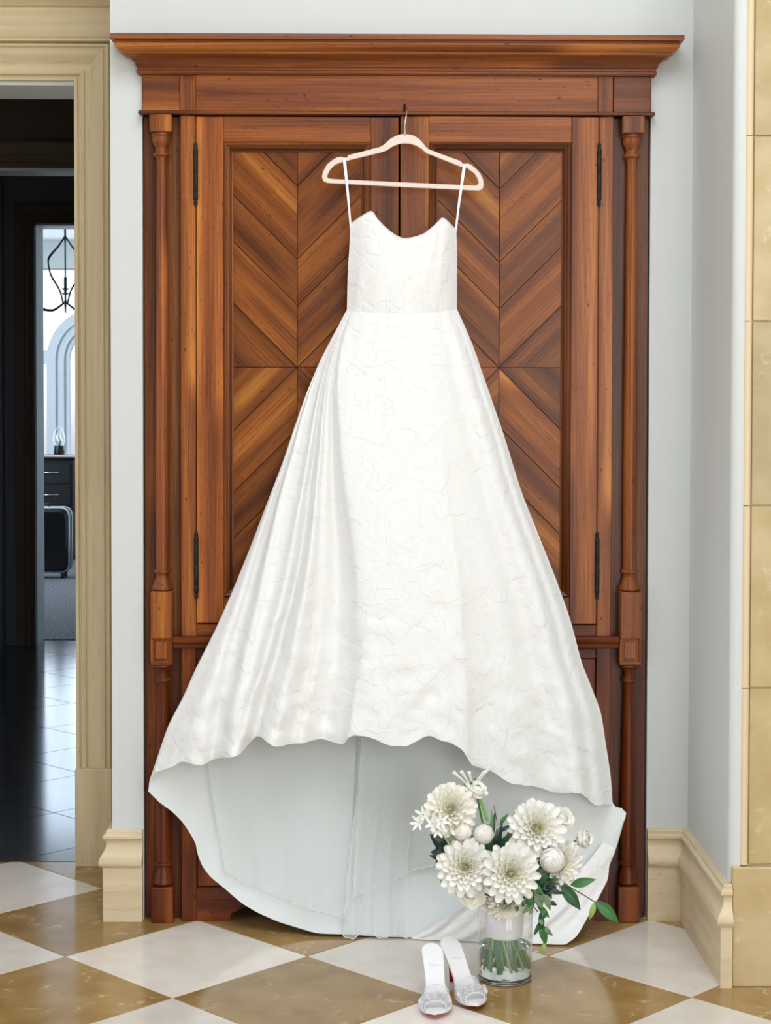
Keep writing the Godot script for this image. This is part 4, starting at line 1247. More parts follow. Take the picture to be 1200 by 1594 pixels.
	var bl := v3([[-0.052, 1.977, 0.1], [-0.054, 1.923, 0.1], [-0.059, 1.834, 0.1], [-0.061, 1.741, 0.1]])
	var br := v3([[0.243, 1.962, 0.1], [0.245, 1.906, 0.1], [0.245, 1.834, 0.1], [0.245, 1.741, 0.1]])
	var bw := []
	for q in waist:
		bw.append(q + Vector3(0, 0.001, 0.0015))
	var bf := func(s: float, t: float) -> float:
		return 0.012 * sin(PI * t) * bump(s, 0.26, 0.14) + 0.012 * sin(PI * t) * bump(s, 0.74, 0.14) - 0.0025 * bump(s, 0.5, 0.006) * sin(PI * t) + 0.0025 * sin(s * 36.0 + 5.0 * t) * sin(PI * t) * sin(PI * s)
	obj("bodice", panel(bt, bw, bl, br, 80, 50, bf), M.satin, d)
	var bk := v3([[-0.052, 1.973, 0.1], [0.02, 1.90, 0.08], [0.096, 1.89, 0.076], [0.17, 1.90, 0.08], [0.243, 1.958, 0.1]])
	obj("bodice_back", panel(bk, back_waist, bl, br, 20, 20, func(_s, _t): return 0.0), M.satin, d)
	# a narrow edge along the neckline
	var st := ns()
	var ed := []
	for i in 49:
		ed.append(along(bt, i / 48.0) + Vector3(0, 0.0005, 0))
	tube(st, ed, [0.0016], 6)
	obj("neckline_edge", st, M.satin, d)
	# straps
	for s in 2:
		var a: Vector3 = [Vector3(-0.068, 2.156, 0.101), Vector3(0.264, 2.140, 0.101)][s]
		var b: Vector3 = [Vector3(-0.050, 1.972, 0.103), Vector3(0.240, 1.960, 0.103)][s]
		st = ns()
		strap_loop(st, a, b, 0.0042 if s == 0 else 0.0042)
		obj("strap", st, M.ribbon, d)

func strap_loop(st: SurfaceTool, a: Vector3, b: Vector3, w: float) -> void:
	# from the bodice up in front, over the hanger and down behind
	var pts := [b, b.lerp(a, 0.5) + Vector3(0, 0, 0.003), a + Vector3(0, -0.004, 0.002), a + Vector3(0, 0.0035, 0.0015), a + Vector3(0, 0.0065, -0.004), a + Vector3(0, 0.0035, -0.0095), a + Vector3(0, -0.006, -0.0105), b.lerp(a, 0.5) + Vector3(0, 0, -0.012), b + Vector3(0, -0.02, -0.012)]
	var wd := [0.4, 0.75, 1.0, 1.0, 1.0, 1.0, 1.0, 0.8, 0.5]
	for i in pts.size() - 1:
		var p: Vector3 = pts[i]
		var q: Vector3 = pts[i + 1]
		var x := Vector3(w * wd[i], 0, 0)
		var y := Vector3(w * wd[i + 1], 0, 0)
		quad(st, p - x, p + x, q + y, q - y, Vector2.ZERO, Vector2.ZERO, Vector2.ZERO, Vector2.ZERO, 1)
		var k := Vector3(0, 0, 0.0008)
		quad(st, p + x, p + x - k, q + y - k, q + y, Vector2.ZERO, Vector2.ZERO, Vector2.ZERO, Vector2.ZERO, 2)
		quad(st, p - x - k, p - x, q - y, q - y - k, Vector2.ZERO, Vector2.ZERO, Vector2.ZERO, Vector2.ZERO, 3)

func tulle(d: Node, top: Array, bottom: Array, left: Array, right: Array) -> void:
	var f := func(s: float, t: float) -> float:
		return 0.006 * t * sin(s * 19.0 + 1.0) + 0.003 * t * t * sin(s * 47.0)
	var layer := obj("tulle_layer", panel(top, bottom, left, right, 40, 30, f), M.tulle, d)
	var st := ns()
	var e := []
	for i in 41:
		e.append(along(bottom, i / 40.0) + Vector3(0, 0, f.call(i / 40.0, 1.0)))
	tube(st, e, [0.0013], 5)
	e = []
	for i in 21:
		e.append(along(left, i / 20.0) + Vector3(0, 0, f.call(0.0, i / 20.0)))
	tube(st, e, [0.0011], 5)
	obj("rolled_edge", st, M.lining, layer)

# ------------------------------------------------------------------ vase, water
const VC := Vector3(0.353, 0, 0.51)

func build_vase() -> void:
	var v := thing("glass_vase", "clear cylinder glass vase on the floor holding the white bouquet", "vase", VC)
	var st := ns()
	lathe(st, [Vector2(0.0, 0.0), Vector2(0.066, 0.0), Vector2(0.070, 0.003), Vector2(0.071, 0.008), Vector2(0.071, 0.183), Vector2(0.070, 0.185), Vector2(0.068, 0.183), Vector2(0.0675, 0.014)], VC, 48)
	obj("wall", st, M.glass, v)
	st = ns()
	lathe(st, [Vector2(0, 0.001), Vector2(0.0655, 0.001), Vector2(0.0692, 0.004), Vector2(0.0692, 0.009), Vector2(0.066, 0.0125), Vector2(0, 0.0125)], VC, 48)
	obj("thick_base", st, M.thick_glass, v)
	var w := thing("water", "clear water in the glass vase round the cut stems", "water", VC)
	st = ns()
	lathe(st, [Vector2(0, 0.0135), Vector2(0.0655, 0.0135), Vector2(0.0668, 0.016), Vector2(0.0668, 0.089), Vector2(0.0655, 0.088), Vector2(0, 0.0875)], VC, 48)
	obj("body", st, M.water, w)

# ------------------------------------------------------------------ bouquet
# a petal along +y from the origin, its face towards +z, cupped
func petal_mesh(length: float, width: float, cup: float, tip: float, m: Material, curl := 0.0) -> ArrayMesh:
	var keep := O
	O = Vector3.ZERO
	var st := ns()
	var p := []
	var uv := []
	var nv := 6
	for j in nv + 1:
		var t := 1.0 - pow(1.0 - float(j) / nv, 1.7)
		var w := width * 0.5 * (pow(sin(PI * pow(t, tip) * 0.90 + 0.16), 0.55)) if t < 1.0 else width * 0.10
		var row := []
		var ur := []
		for i in 5:
			var s := (i - 2) / 2.0
			row.append(Vector3(s * w, t * length, cup * s * s * w + curl * length * t * t))
			ur.append(Vector2(s, t))
		p.append(row)
		uv.append(ur)
	grid(st, p, uv)
	st.generate_normals()
	st.set_material(m)
	var out := st.commit()
	O = keep
	return out

func facing(dir: Vector3, at: Vector3) -> Transform3D:
	var z := dir.normalized()
	var x := Vector3.UP.cross(z)
	x = (Vector3.RIGHT if x.length() < 0.01 else x).normalized()
	return Transform3D(Basis(x, z.cross(x), z), at - O)

# petals round the flower's axis (+z): each leans out from the axis by tilt
func ring(st: SurfaceTool, mesh: ArrayMesh, count: int, tilt: float, base_r: float, base_z: float, turn: float, out: Array, jitter := 0.06) -> void:
	for k in count:
		var a := turn + TAU * k / count + rng.randf_range(-jitter, jitter)
		var b := Basis(Vector3.BACK, a) * Basis(Vector3.RIGHT, PI / 2 - (tilt + rng.randf_range(-jitter, jitter)))
		var tr := Transform3D(b.scaled_local(Vector3.ONE * rng.randf_range(0.93, 1.05)), Basis(Vector3.BACK, a) * Vector3(0, base_r, base_z))
		if st:
			st.append_from(mesh, 0, tr)
		else:
			out.append(tr)

func dahlia(b: Node, at: Vector3, dir: Vector3, r: float, m := "petal") -> void:
	var f := holder("dahlia", b)
	f.transform = facing(dir, at)
	var outer := petal_mesh(r * 1.0, r * 0.40, 0.5, 0.95, M[m], 0.06)
	var mid := petal_mesh(r * 0.84, r * 0.35, 0.6, 0.95, M[m], 0.10)
	var trs := []
	ring(null, outer, 17, deg_to_rad(96), r * 0.10, -r * 0.06, 0.1, trs)
	ring(null, outer, 16, deg_to_rad(80), r * 0.08, r * 0.0, 0.3, trs)
	for t in trs:
		inst("petal", outer, f, t)
	trs = []
	ring(null, mid, 15, deg_to_rad(64), r * 0.07, r * 0.04, 0.0, trs)
	for t in trs:
		inst("petal", mid, f, t)
	var st := ns()
	ring(st, petal_mesh(r * 0.68, r * 0.29, 0.7, 0.95, M[m], 0.14), 14, deg_to_rad(58), r * 0.05, r * 0.05, 0.2, [])
	ring(st, petal_mesh(r * 0.55, r * 0.25, 0.7, 0.95, M[m], 0.16), 12, deg_to_rad(47), r * 0.04, r * 0.06, 0.5, [])
	var o := MeshInstance3D.new()
	o.mesh = st.commit()
	o.mesh.surface_set_material(0, M.petal_cream)
	o.name = "inner_petals"
	f.add_child(o, true)
	st = ns()
	ring(st, petal_mesh(r * 0.44, r * 0.24, 0.8, 0.95, M[m], 0.18), 9, deg_to_rad(36), r * 0.03, r * 0.07, 0.1, [])
	ring(st, petal_mesh(r * 0.38, r * 0.18, 0.9, 0.95, M[m], 0.2), 7, deg_to_rad(20), r * 0.02, r * 0.07, 0.4, [])
	o = MeshInstance3D.new()
	o.mesh = st.commit()
	o.mesh.surface_set_material(0, M.petal_inner)
	o.name = "heart_petals"
	f.add_child(o, true)
	var keep := O
	O = Vector3.ZERO
	st = ns()
	lathe(st, [Vector2(0, -r * 0.2), Vector2(r * 0.16, -r * 0.1), Vector2(r * 0.17, r * 0.06), Vector2(r * 0.09, r * 0.22), Vector2(0, r * 0.26)], Vector3.ZERO, 12, Vector3.BACK)
	obj("flower_core", st, M.petal_green, f)
	O = keep

# a patch of a cup round +z: one broad petal of a ranunculus or a rose
func cup_petal(r: float, open: float, low: float, span: float, flare: float, m: Material) -> ArrayMesh:
	var keep := O
	O = Vector3.ZERO
	var st := ns()
	var p := []
	var uv := []
	for j in 8:
		var t := j / 7.0
		var row := []
		var ur := []
		for i in 9:
			var s := (i - 4) / 4.0
			var th := lerpf(low, open + 0.22 * s * s, t)       # angle from the axis, from the base up to the rim
			var ph := s * span * 0.5 * (0.55 + 0.45 * sin(PI * minf(t * 0.75 + 0.12, 0.5)))
			var rr := r * (1.0 + flare * t * t + 0.03 * sin(s * 5.0) * t)
			row.append(Vector3(rr * sin(th) * cos(ph), rr * sin(th) * sin(ph), rr * cos(th)))
			ur.append(Vector2(s, t))
		p.append(row)
		uv.append(ur)
	grid(st, p, uv)
	st.generate_normals()
	st.set_material(m)
	var out := st.commit()
	O = keep
	return out

func cup_flower(b: Node, called: String, at: Vector3, dir: Vector3, r: float, layers: Array, m: String, inner_m: String) -> void:
	var f := holder(called, b)
	f.transform = facing(dir, at)
	var st := ns()
	var tight := 1.0
	if called != "ranunculus":
		tight = 0.66
		var broad := petal_mesh(r * 1.02, r * 1.02, 0.22, 0.72, M[m], 0.16)
		var trs := []
		ring(null, broad, 5, deg_to_rad(82), r * 0.05, -r * 0.22, 0.3, trs, 0.12)
		ring(null, broad, 5, deg_to_rad(64), r * 0.05, -r * 0.20, 0.9, trs, 0.12)
		for q in trs:
			inst("petal", broad, f, q)
		ring(st, petal_mesh(r * 0.86, r * 0.9, 0.3, 0.72, M[m], 0.2), 5, deg_to_rad(46), r * 0.06, -r * 0.14, 0.1, [], 0.12)
	var keep := O
	O = Vector3.ZERO
	var sc := ns()
	var cr: float = r * tight * layers[-1][0] * 0.97
	lathe(sc, [Vector2(0, -cr), Vector2(cr * 0.7, -cr * 0.7), Vector2(cr, 0), Vector2(cr * 0.87, cr * 0.5), Vector2(cr * 0.5, cr * 0.87), Vector2(0.0, cr * 0.98)], Vector3.ZERO, 14, Vector3.BACK)
	obj("flower_core", sc, M[inner_m], f)
	O = keep
	for i in layers.size():
		var l: Array = layers[i]             # scale, open angle, count, flare
		var mesh := cup_petal(r * tight * l[0], deg_to_rad(l[1]), deg_to_rad(165), TAU / l[2] * 1.45, l[3] * 0.5, M[m])
		for k in l[2]:
			var a: float = TAU * k / l[2] + i * 0.8
			var bs: Basis = Basis(Vector3.BACK, a) * Basis(Vector3(0, 1, 0), rng.randf_range(-0.05, 0.05))
			var tr := Transform3D(bs.scaled_local(Vector3.ONE * (1.0 + 0.025 * (k % 3))), Vector3.ZERO)
			if i < 2 and tight == 1.0:
				inst("petal", mesh, f, tr)
			else:
				st.append_from(mesh, 0, tr)
	var o := MeshInstance3D.new()
	o.mesh = st.commit()
	o.mesh.surface_set_material(0, M[inner_m])
	o.name = "inner_petals"
	f.add_child(o, true)

const RANUNCULUS := [[1.0, 74.0, 5, 0.03], [0.97, 60.0, 5, 0.02], [0.94, 48.0, 5, 0.01], [0.91, 37.0, 5, 0.0], [0.88, 27.0, 4, 0.0], [0.85, 17.0, 4, 0.0], [0.82, 8.0, 3, 0.0]]
const ROSE := [[1.0, 86.0, 5, 0.22], [0.93, 72.0, 5, 0.16], [0.86, 58.0, 5, 0.12], [0.79, 45.0, 4, 0.08], [0.72, 32.0, 4, 0.05], [0.65, 20.0, 3, 0.02], [0.60, 9.0, 3, 0.0]]
const RUFFLE := [[1.0, 80.0, 6, 0.30], [0.92, 64.0, 6, 0.26], [0.84, 50.0, 5, 0.22], [0.76, 37.0, 5, 0.18], [0.68, 24.0, 4, 0.14], [0.6, 12.0, 3, 0.1]]

func star(b: Node, at: Vector3, dir: Vector3, r: float) -> void:
	var st := ns()
	var f := petal_mesh(r, r * 0.36, 0.5, 0.9, M.petal, 0.18)
	ring(st, f, 6, deg_to_rad(72), r * 0.08, 0.0, rng.randf(), [])
	var g := petal_mesh(r * 0.45, r * 0.14, 0.5, 0.9, M.petal, 0.0)
	ring(st, g, 5, deg_to_rad(20), r * 0.04, 0.0, 0.3, [])
	var o := MeshInstance3D.new()
	o.mesh = st.commit()
	o.mesh.surface_set_material(0, M.petal)
	o.name = "star_blossom"
	o.transform = facing(dir, at)
	b.add_child(o, true)

func leaf(b: Node, root: Vector3, tip: Vector3, width: float, m: Material, face := Vector3(0, 0.3, 1)) -> void:
	var d := tip - root
	var l := d.length()
	var y := d / l
	var x := y.cross(face).normalized()
	var z := x.cross(y)
	var st := ns()
	var p := []
	var uv := []
	var nv := 10
	for j in nv + 1:
		var t := float(j) / nv
		var w := width * 0.5 * sin(PI * pow(t, 0.85)) * (1.0 - 0.15 * t)
		var row := []
		var ur := []
		for i in 5:
			var s := (i - 2) / 2.0
			row.append(root + y * (t * l) + x * (s * w) + z * (0.35 * absf(s) * w + 0.10 * l * sin(PI * t)))
			ur.append(Vector2(s, t))
		p.append(row)
		uv.append(ur)
	grid(st, p, uv)
	obj("leaf", st, m, b)

func stalk(b: Node, called: String, pts: Array, r: float, m: Material) -> void:
	var st := ns()
	var c := []
	for i in 9:
		c.append(along(pts, i / 8.0))
	tube(st, c, [r], 7)
	obj(called, st, m, b)

# a place near the bouquet given in centimetres from the middle of the vase: right, up from the floor, towards the front
func bq(x: float, y: float, z: float) -> Vector3:
	return VC + Vector3(x, y, z) * 0.01

func build_bouquet() -> void:
	var b := thing("bouquet", "round bouquet of white dahlias, roses and trailing greenery in the glass vase", "bouquet", VC)
	# stems bound by a pale ribbon, splayed in the water
	var st := ns()
	lathe(st, [Vector2(0.0, 0.108), Vector2(0.038, 0.107), Vector2(0.046, 0.112), Vector2(0.049, 0.14), Vector2(0.051, 0.17), Vector2(0.052, 0.195), Vector2(0.050, 0.20), Vector2(0, 0.20)], VC + Vector3(-0.001, 0, 0), 32)
	var wrap := obj("ribbon_wrap", st, M.ribbon, b)
	wrap.set_meta("label", "pale ribbon wound round the stems")
	for y in [0.122, 0.137, 0.151, 0.166, 0.18]:
		st = ns()
		var pts := []
		for i in 29:
			var a := TAU * i / 28.0
			var rr: float = 0.0475 + (y - 0.122) * 0.06
			pts.append(VC + Vector3(-0.001 + rr * sin(a), y + 0.006 * sin(a + y * 40.0), rr * cos(a)))
		tube(st, pts, [0.0010], 5)
		obj("wrap_edge", st, M.ribbon, wrap)
	for k in 34:
		var a := TAU * k / 34.0 * 2.0 + rng.randf() * 0.3
		var r0 := 0.034 * sqrt((k + 1) / 34.0)
		var r1 := 0.060 * sqrt((k + 1) / 34.0)
		var top := VC + Vector3(r0 * sin(a), 0.115, r0 * cos(a))
		var foot := VC + Vector3(r1 * sin(a + 0.5), 0.026 + rng.randf() * 0.012, r1 * cos(a + 0.5))
		st = ns()
		var sr := rng.randf_range(0.0026, 0.0048)
		tube(st, [top, top.lerp(foot, 0.5), foot], [sr], 8)
		obj("stem", st, M["stem%d" % [0, 1, 1, 0, 2, 1][k % 6]], b)
	# upper stems that carry the heads
	var heads := [bq(-14.2, 44.5, 3), bq(-10.7, 31, 8), bq(0.6, 30, 10), bq(7.7, 39.8, 4), bq(13.2, 31, 4), bq(-0.5, 21.5, 8), bq(-11.4, 39.5, 6), bq(-6, 39, 6), bq(11.4, 32.8, 8), bq(-9.2, 24.5, 8), bq(14.6, 41.5, 1), bq(-7.6, 49, 1), bq(20, 36.8, 2), bq(-18.5, 41, 4)]
	for p in heads:
		stalk(b, "flower_stem", [VC + Vector3(0, 0.19, 0) + (p - VC) * 0.06, VC.lerp(p, 0.55) + Vector3(0, 0.06, -0.01), p + Vector3(0, -0.004, -0.012)], 0.0026, M.stem1)
	dahlia(b, heads[0], Vector3(-0.22, 0.42, 0.9), 0.064, "petal_cream")
	dahlia(b, heads[1], Vector3(-0.15, 0.15, 1), 0.068)
	dahlia(b, heads[2], Vector3(0.02, 0.12, 1), 0.071)
	dahlia(b, heads[3], Vector3(0.1, 0.30, 0.95), 0.069)
	dahlia(b, heads[4], Vector3(0.45, 0.0, 0.9), 0.062)
	dahlia(b, heads[5], Vector3(0.05, -0.5, 0.85), 0.044, "petal_cream")
	cup_flower(b, "ranunculus", heads[6], Vector3(-0.35, 0.35, 0.85), 0.024, RANUNCULUS, "petal", "petal_cream")
	cup_flower(b, "ranunculus", heads[7], Vector3(0.05, 0.55, 0.85), 0.026, RANUNCULUS, "petal", "petal_cream")
	cup_flower(b, "ranunculus", heads[8], Vector3(-0.1, 0.2, 1), 0.033, RANUNCULUS, "petal", "petal")
	cup_flower(b, "rose", heads[9], Vector3(-0.12, -0.05, 1), 0.040, ROSE, "petal_cream", "petal_cream")
	cup_flower(b, "ruffled_bloom", heads[10], Vector3(0.3, 0.35, 0.9), 0.032, RUFFLE, "petal", "petal")
	cup_flower(b, "ruffled_bloom", heads[11], Vector3(0.25, 0.8, 0.5), 0.031, RUFFLE, "petal", "petal")
	cup_flower(b, "ruffled_bloom", heads[12], Vector3(0.8, 0.15, 0.5), 0.031, RUFFLE, "petal", "petal")
	cup_flower(b, "rose", bq(2.8, 37.2, 1), Vector3(-0.1, 0.5, 0.8), 0.026, ROSE, "petal_cream", "petal_cream")
	cup_flower(b, "rose", bq(-13, 37.5, 2), Vector3(-0.6, 0.2, 0.7), 0.024, ROSE, "petal_cream", "petal_cream")
	cup_flower(b, "rose", bq(-4.5, 21.5, 6), Vector3(-0.3, -0.4, 0.8), 0.02, ROSE, "petal_cream", "petal_cream")
	for q in [[-22.4, 41.6, 5, -0.6], [-21.2, 43.4, 4.4, -0.3], [-19.0, 41.8, 7, 0.1], [-17.0, 42.6, 7.5, 0.4], [-17.8, 40.2, 7.2, 0.2]]:
		star(b, bq(q[0], q[1], q[2]), Vector3(q[3], 0.25, 0.9), 0.023)
	# slender tube blossoms at the top
	for q in [[-10.0, 50.4, -13.4, 53.6], [-9.4, 50.6, -11.4, 53.8], [-8.6, 50.6, -9.4, 53.6], [-7.6, 51, -5.4, 53.8], [-7.0, 51, -4.0, 55]]:
		st = ns()
		tube(st, [bq(q[0], q[1], 0), bq((q[0] + q[2]) * 0.5, (q[1] + q[3]) * 0.5, 0.3), bq(q[2], q[3], 0.8)], [0.0018, 0.0026, 0.0052], 7)
		obj("tube_blossom", st, M.petal, b)
	for q in [[-10.6, 49.8], [-9.8, 49.4], [-9.0, 50.6], [-7.9, 51.4]]:
		st = ns()
		lathe(st, [Vector2(0, -0.004), Vector2(0.0035, -0.002), Vector2(0.004, 0.002), Vector2(0, 0.007)], bq(q[0], q[1], 0.6), 8)
		obj("bud", st, M.leaf1, b)
	stalk(b, "side_stem", [bq(-17.6, 40.2, 4.5), bq(-15.6, 38.4, 4.5), bq(-13.2, 34.8, 4.5)], 0.0030, M.stem0)
	stalk(b, "side_stem", [bq(-7.0, 47.6, 1.2), bq(-5.8, 44.6, 1.6), bq(-4.6, 41.2, 2)], 0.0036, M.stem0)
	stalk(b, "side_stem", [bq(20, 36.8, 1.6), bq(17.5, 36.0, 2), bq(14.5, 33.5, 2)], 0.0022, M.stem1)
	stalk(b, "side_stem", [bq(-10, 36, 4), bq(-8.6, 38, 4), bq(-7.6, 37, 4)], 0.0028, M.stem0)
	# dark mass of foliage between the heads: single leaves
	var lf := [[-15.5, 34, 3, -19.6, 38.2, 3, 3.4, 3], [-15, 33, 4, -19.4, 33.8, 4, 3.6, 3], [-14.6, 32, 5, -18.6, 30.2, 5, 3.4, 0], [-13.6, 29.6, 5, -17.4, 27.0, 5, 3.2, 3], [-13.4, 30.5, 4.5, -19.9, 33.0, 4, 2.2, 3], [-14, 28.6, 4.5, -17.0, 25.6, 4.6, 2.0, 2],
		[-6.4, 34, 4, -5.0, 39.4, 6.4, 2.6, 1], [-4.6, 33, 5, -3.8, 37.8, 6.4, 2.4, 0], [-6, 33, 3, -8, 38.5, 4, 2.6, 3], [-3, 33.5, 3, -0.8, 41.2, 2.4, 2.2, 3], [-4, 36, 2, -2.6, 43.6, 1, 1.8, 0], [-1.6, 40, 2, 0.8, 43.2, 1.6, 1.2, 1], [-2, 38.5, 2.6, 1.4, 40.2, 2.2, 1.2, 3], [-3.2, 38, 2, -3.6, 44.4, 1.6, 1.0, 2], [0, 36, 2, 3.4, 39.6, 2, 2.2, 2],
		[5.6, 28, 7, 9.6, 32.8, 7, 2.8, 3], [6.2, 27, 7.5, 5.2, 32.4, 7.5, 2.4, 3], [6.4, 26.4, 8, 10.8, 29.8, 8, 2.8, 0], [5.2, 26.8, 8.6, 9.0, 24.4, 9, 2.4, 1], [4.4, 27.2, 8.8, 3.0, 23.4, 9.4, 2.0, 0], [7.6, 26.4, 8, 12.6, 25.6, 8, 2.6, 3], [8, 25.4, 8, 14.6, 24.2, 8.4, 1.8, 3], [6.8, 25, 9, 8.6, 20.6, 9.2, 2.4, 2], [4.6, 25.2, 9.2, 5.8, 20.4, 9.4, 2.2, 1], [8.4, 24.6, 8.6, 10.8, 20.0, 8.6, 2.2, 2], [6.6, 23.0, 9, 3.6, 19.4, 9.4, 1.8, 2], [7.4, 21.6, 8.8, 10.6, 18.2, 8.6, 1.6, 1], [8.2, 19.6, 8.4, 8.4, 14.6, 8.4, 1.8, 0], [8.6, 17.0, 8.2, 9.8, 11.0, 8.0, 2.2, 1], [8.8, 16.0, 8, 11.6, 13.4, 8, 1.4, 2], [8.6, 17.6, 8.2, 6.6, 13.6, 8.6, 1.2, 0], [2, 24.4, 9.6, -1.0, 20.6, 10.0, 1.6, 2], [10.2, 22.2, 8, 12.6, 21.2, 8, 1.3, 3]]
	for q in lf:
		leaf(b, bq(q[0], q[1], q[2]), bq(q[3], q[4], q[5]), q[6] * 0.01, M["leaf%d" % q[7]], Vector3(rng.randf_range(-0.5, 0.5), 0.5, 1))
	for k in 22:
		var a := rng.randf_range(-2.6, 0.5)
		var c := [rng.randf_range(4.8, 9.4), rng.randf_range(23.5, 30.0), rng.randf_range(4.5, 7.5)]
		leaf(b, bq(c[0], c[1], c[2]), bq(c[0] + 4.4 * cos(a), c[1] + 4.4 * sin(a), c[2] + 1.2), 0.021, M["leaf%d" % [3, 0, 3, 1][k % 4]], Vector3(rng.randf_range(-0.8, 0.8), 0.6, 1))
	for k in 16:
		var a := rng.randf_range(0.2, 2.9)
		var c := [rng.randf_range(-9.0, 2.0), rng.randf_range(32.0, 37.0), rng.randf_range(0.0, 3.0)]
		leaf(b, bq(c[0], c[1], c[2]), bq(c[0] + 4.2 * cos(a), c[1] + 4.2 * sin(a), c[2] + 0.8), 0.019, M["leaf%d" % [3, 0, 2, 3][k % 4]], Vector3(rng.randf_range(-0.8, 0.8), 0.3, 1))
	# a sprig that reaches out to the right
	stalk(b, "twig", [bq(9, 25.5, 6), bq(14, 26.4, 6.4), bq(18, 24.4, 7), bq(22.4, 21.8, 7.4)], 0.0014, M.twig)
	leaf(b, bq(16, 26.0, 6.6), bq(22.6, 27.6, 7), 0.026, M.leaf1)
	leaf(b, bq(13.6, 26.2, 6.6), bq(18.6, 19.8, 7.4), 0.034, M.leaf0)
	leaf(b, bq(22.4, 22.2, 7.4), bq(28.2, 16.8, 8), 0.032, M.leaf1)
	leaf(b, bq(22.2, 22, 7.4), bq(20.8, 17.4, 7.6), 0.016, M.bud)
	stalk(b, "twig", [bq(7.5, 24, 8.4), bq(8.6, 19, 8.2), bq(9.2, 13, 8)], 0.0013, M.twig)
	leaf(b, bq(9.4, 12.2, 8), bq(8.8, 8.4, 8), 0.014, M.bud)
	stalk(b, "twig", [bq(-3.4, 36, 3), bq(-2.2, 40, 2), bq(-3.0, 45.0, 1.4)], 0.0010, M.twig)
	stalk(b, "twig", [bq(3, 24, 9), bq(5.5, 22.5, 9.4), bq(7.5, 20, 9.2)], 0.0014, M.twig)
	for q in [[6.0, 24.6], [7.6, 23.0], [5.0, 22.4], [8.8, 22.4], [6.4, 20.6], [9.2, 18.4], [7.8, 18.2], [9.8, 16.4], [4.0, 21.4], [3.0, 22.6], [2.2, 21.8], [9.6, 20.4]]:
		var a := rng.randf() * TAU
		leaf(b, bq(q[0], q[1], 9.6), bq(q[0] + 1.7 * cos(a), q[1] + 1.7 * sin(a), 10.0), 0.011, M["leaf%d" % [2, 1, 2][rng.randi_range(0, 2)]])

# ------------------------------------------------------------------ shoes
func sole_w(s: float) -> float:
	if s < 0.1:
		return 0.0265 * sqrt(clampf(1.0 - pow((0.1 - s) / 0.1, 2.0), 0, 1))
	if s < 0.40:
		return lerpf(0.0265, 0.0235, smoothstep(0.1, 0.40, s))
	if s < 0.72:
		return lerpf(0.0235, 0.0385, smoothstep(0.40, 0.72, s))
	var q := (s - 0.72) / 0.28
	return 0.0385 * pow(clampf(1.0 - pow(q, 1.75), 0, 1), 0.8)

func sole_h(s: float) -> float:
	return 0.010 + 0.098 * (1.0 - smoothstep(-0.16, 0.72, s)) / (1.0 - smoothstep(-0.16, 0.72, 0.06)) * 0.93 + 0.004 * smoothstep(0.86, 1.0, s)

func sole_at(s: float, x: float, up: float, L: float, bend: float) -> Vector3:
	return Vector3(x + bend * pow(s - 0.35, 2.0), sole_h(s) + up, (s - 1.0) * L)

func plate(lo: float, hi: float, inset: float, L: float, bend: float, s0 := 0.0) -> SurfaceTool:
	var st := ns()
	var n := 44
	var rows := []
	for j in n + 1:
		var s := s0 + (1.0 - s0) * (0.5 - 0.5 * cos(PI * j / n))
		var w := maxf(sole_w(s) - inset, 0.0004)
		rows.append([sole_at(s, -w, lo, L, bend), sole_at(s, -w, hi - 0.001, L, bend), sole_at(s, -w + minf(0.001, w), hi, L, bend), sole_at(s, 0, hi - 0.0006, L, bend), sole_at(s, w - minf(0.001, w), hi, L, bend), sole_at(s, w, hi - 0.001, L, bend), sole_at(s, w, lo, L, bend), sole_at(s, -w, lo, L, bend)])
	for j in n:
		for k in 7:
			quad(st, rows[j][k], rows[j + 1][k], rows[j + 1][k + 1], rows[j][k + 1], Vector2.ZERO, Vector2.ZERO, Vector2.ZERO, Vector2.ZERO, [1, 2, 3, 3, 2, 1, 4][k])
	for e in [0, n]:
		quad(st, rows[e][0], rows[e][6], rows[e][4], rows[e][2], Vector2.ZERO, Vector2.ZERO, Vector2.ZERO, Vector2.ZERO, 7)
	return st

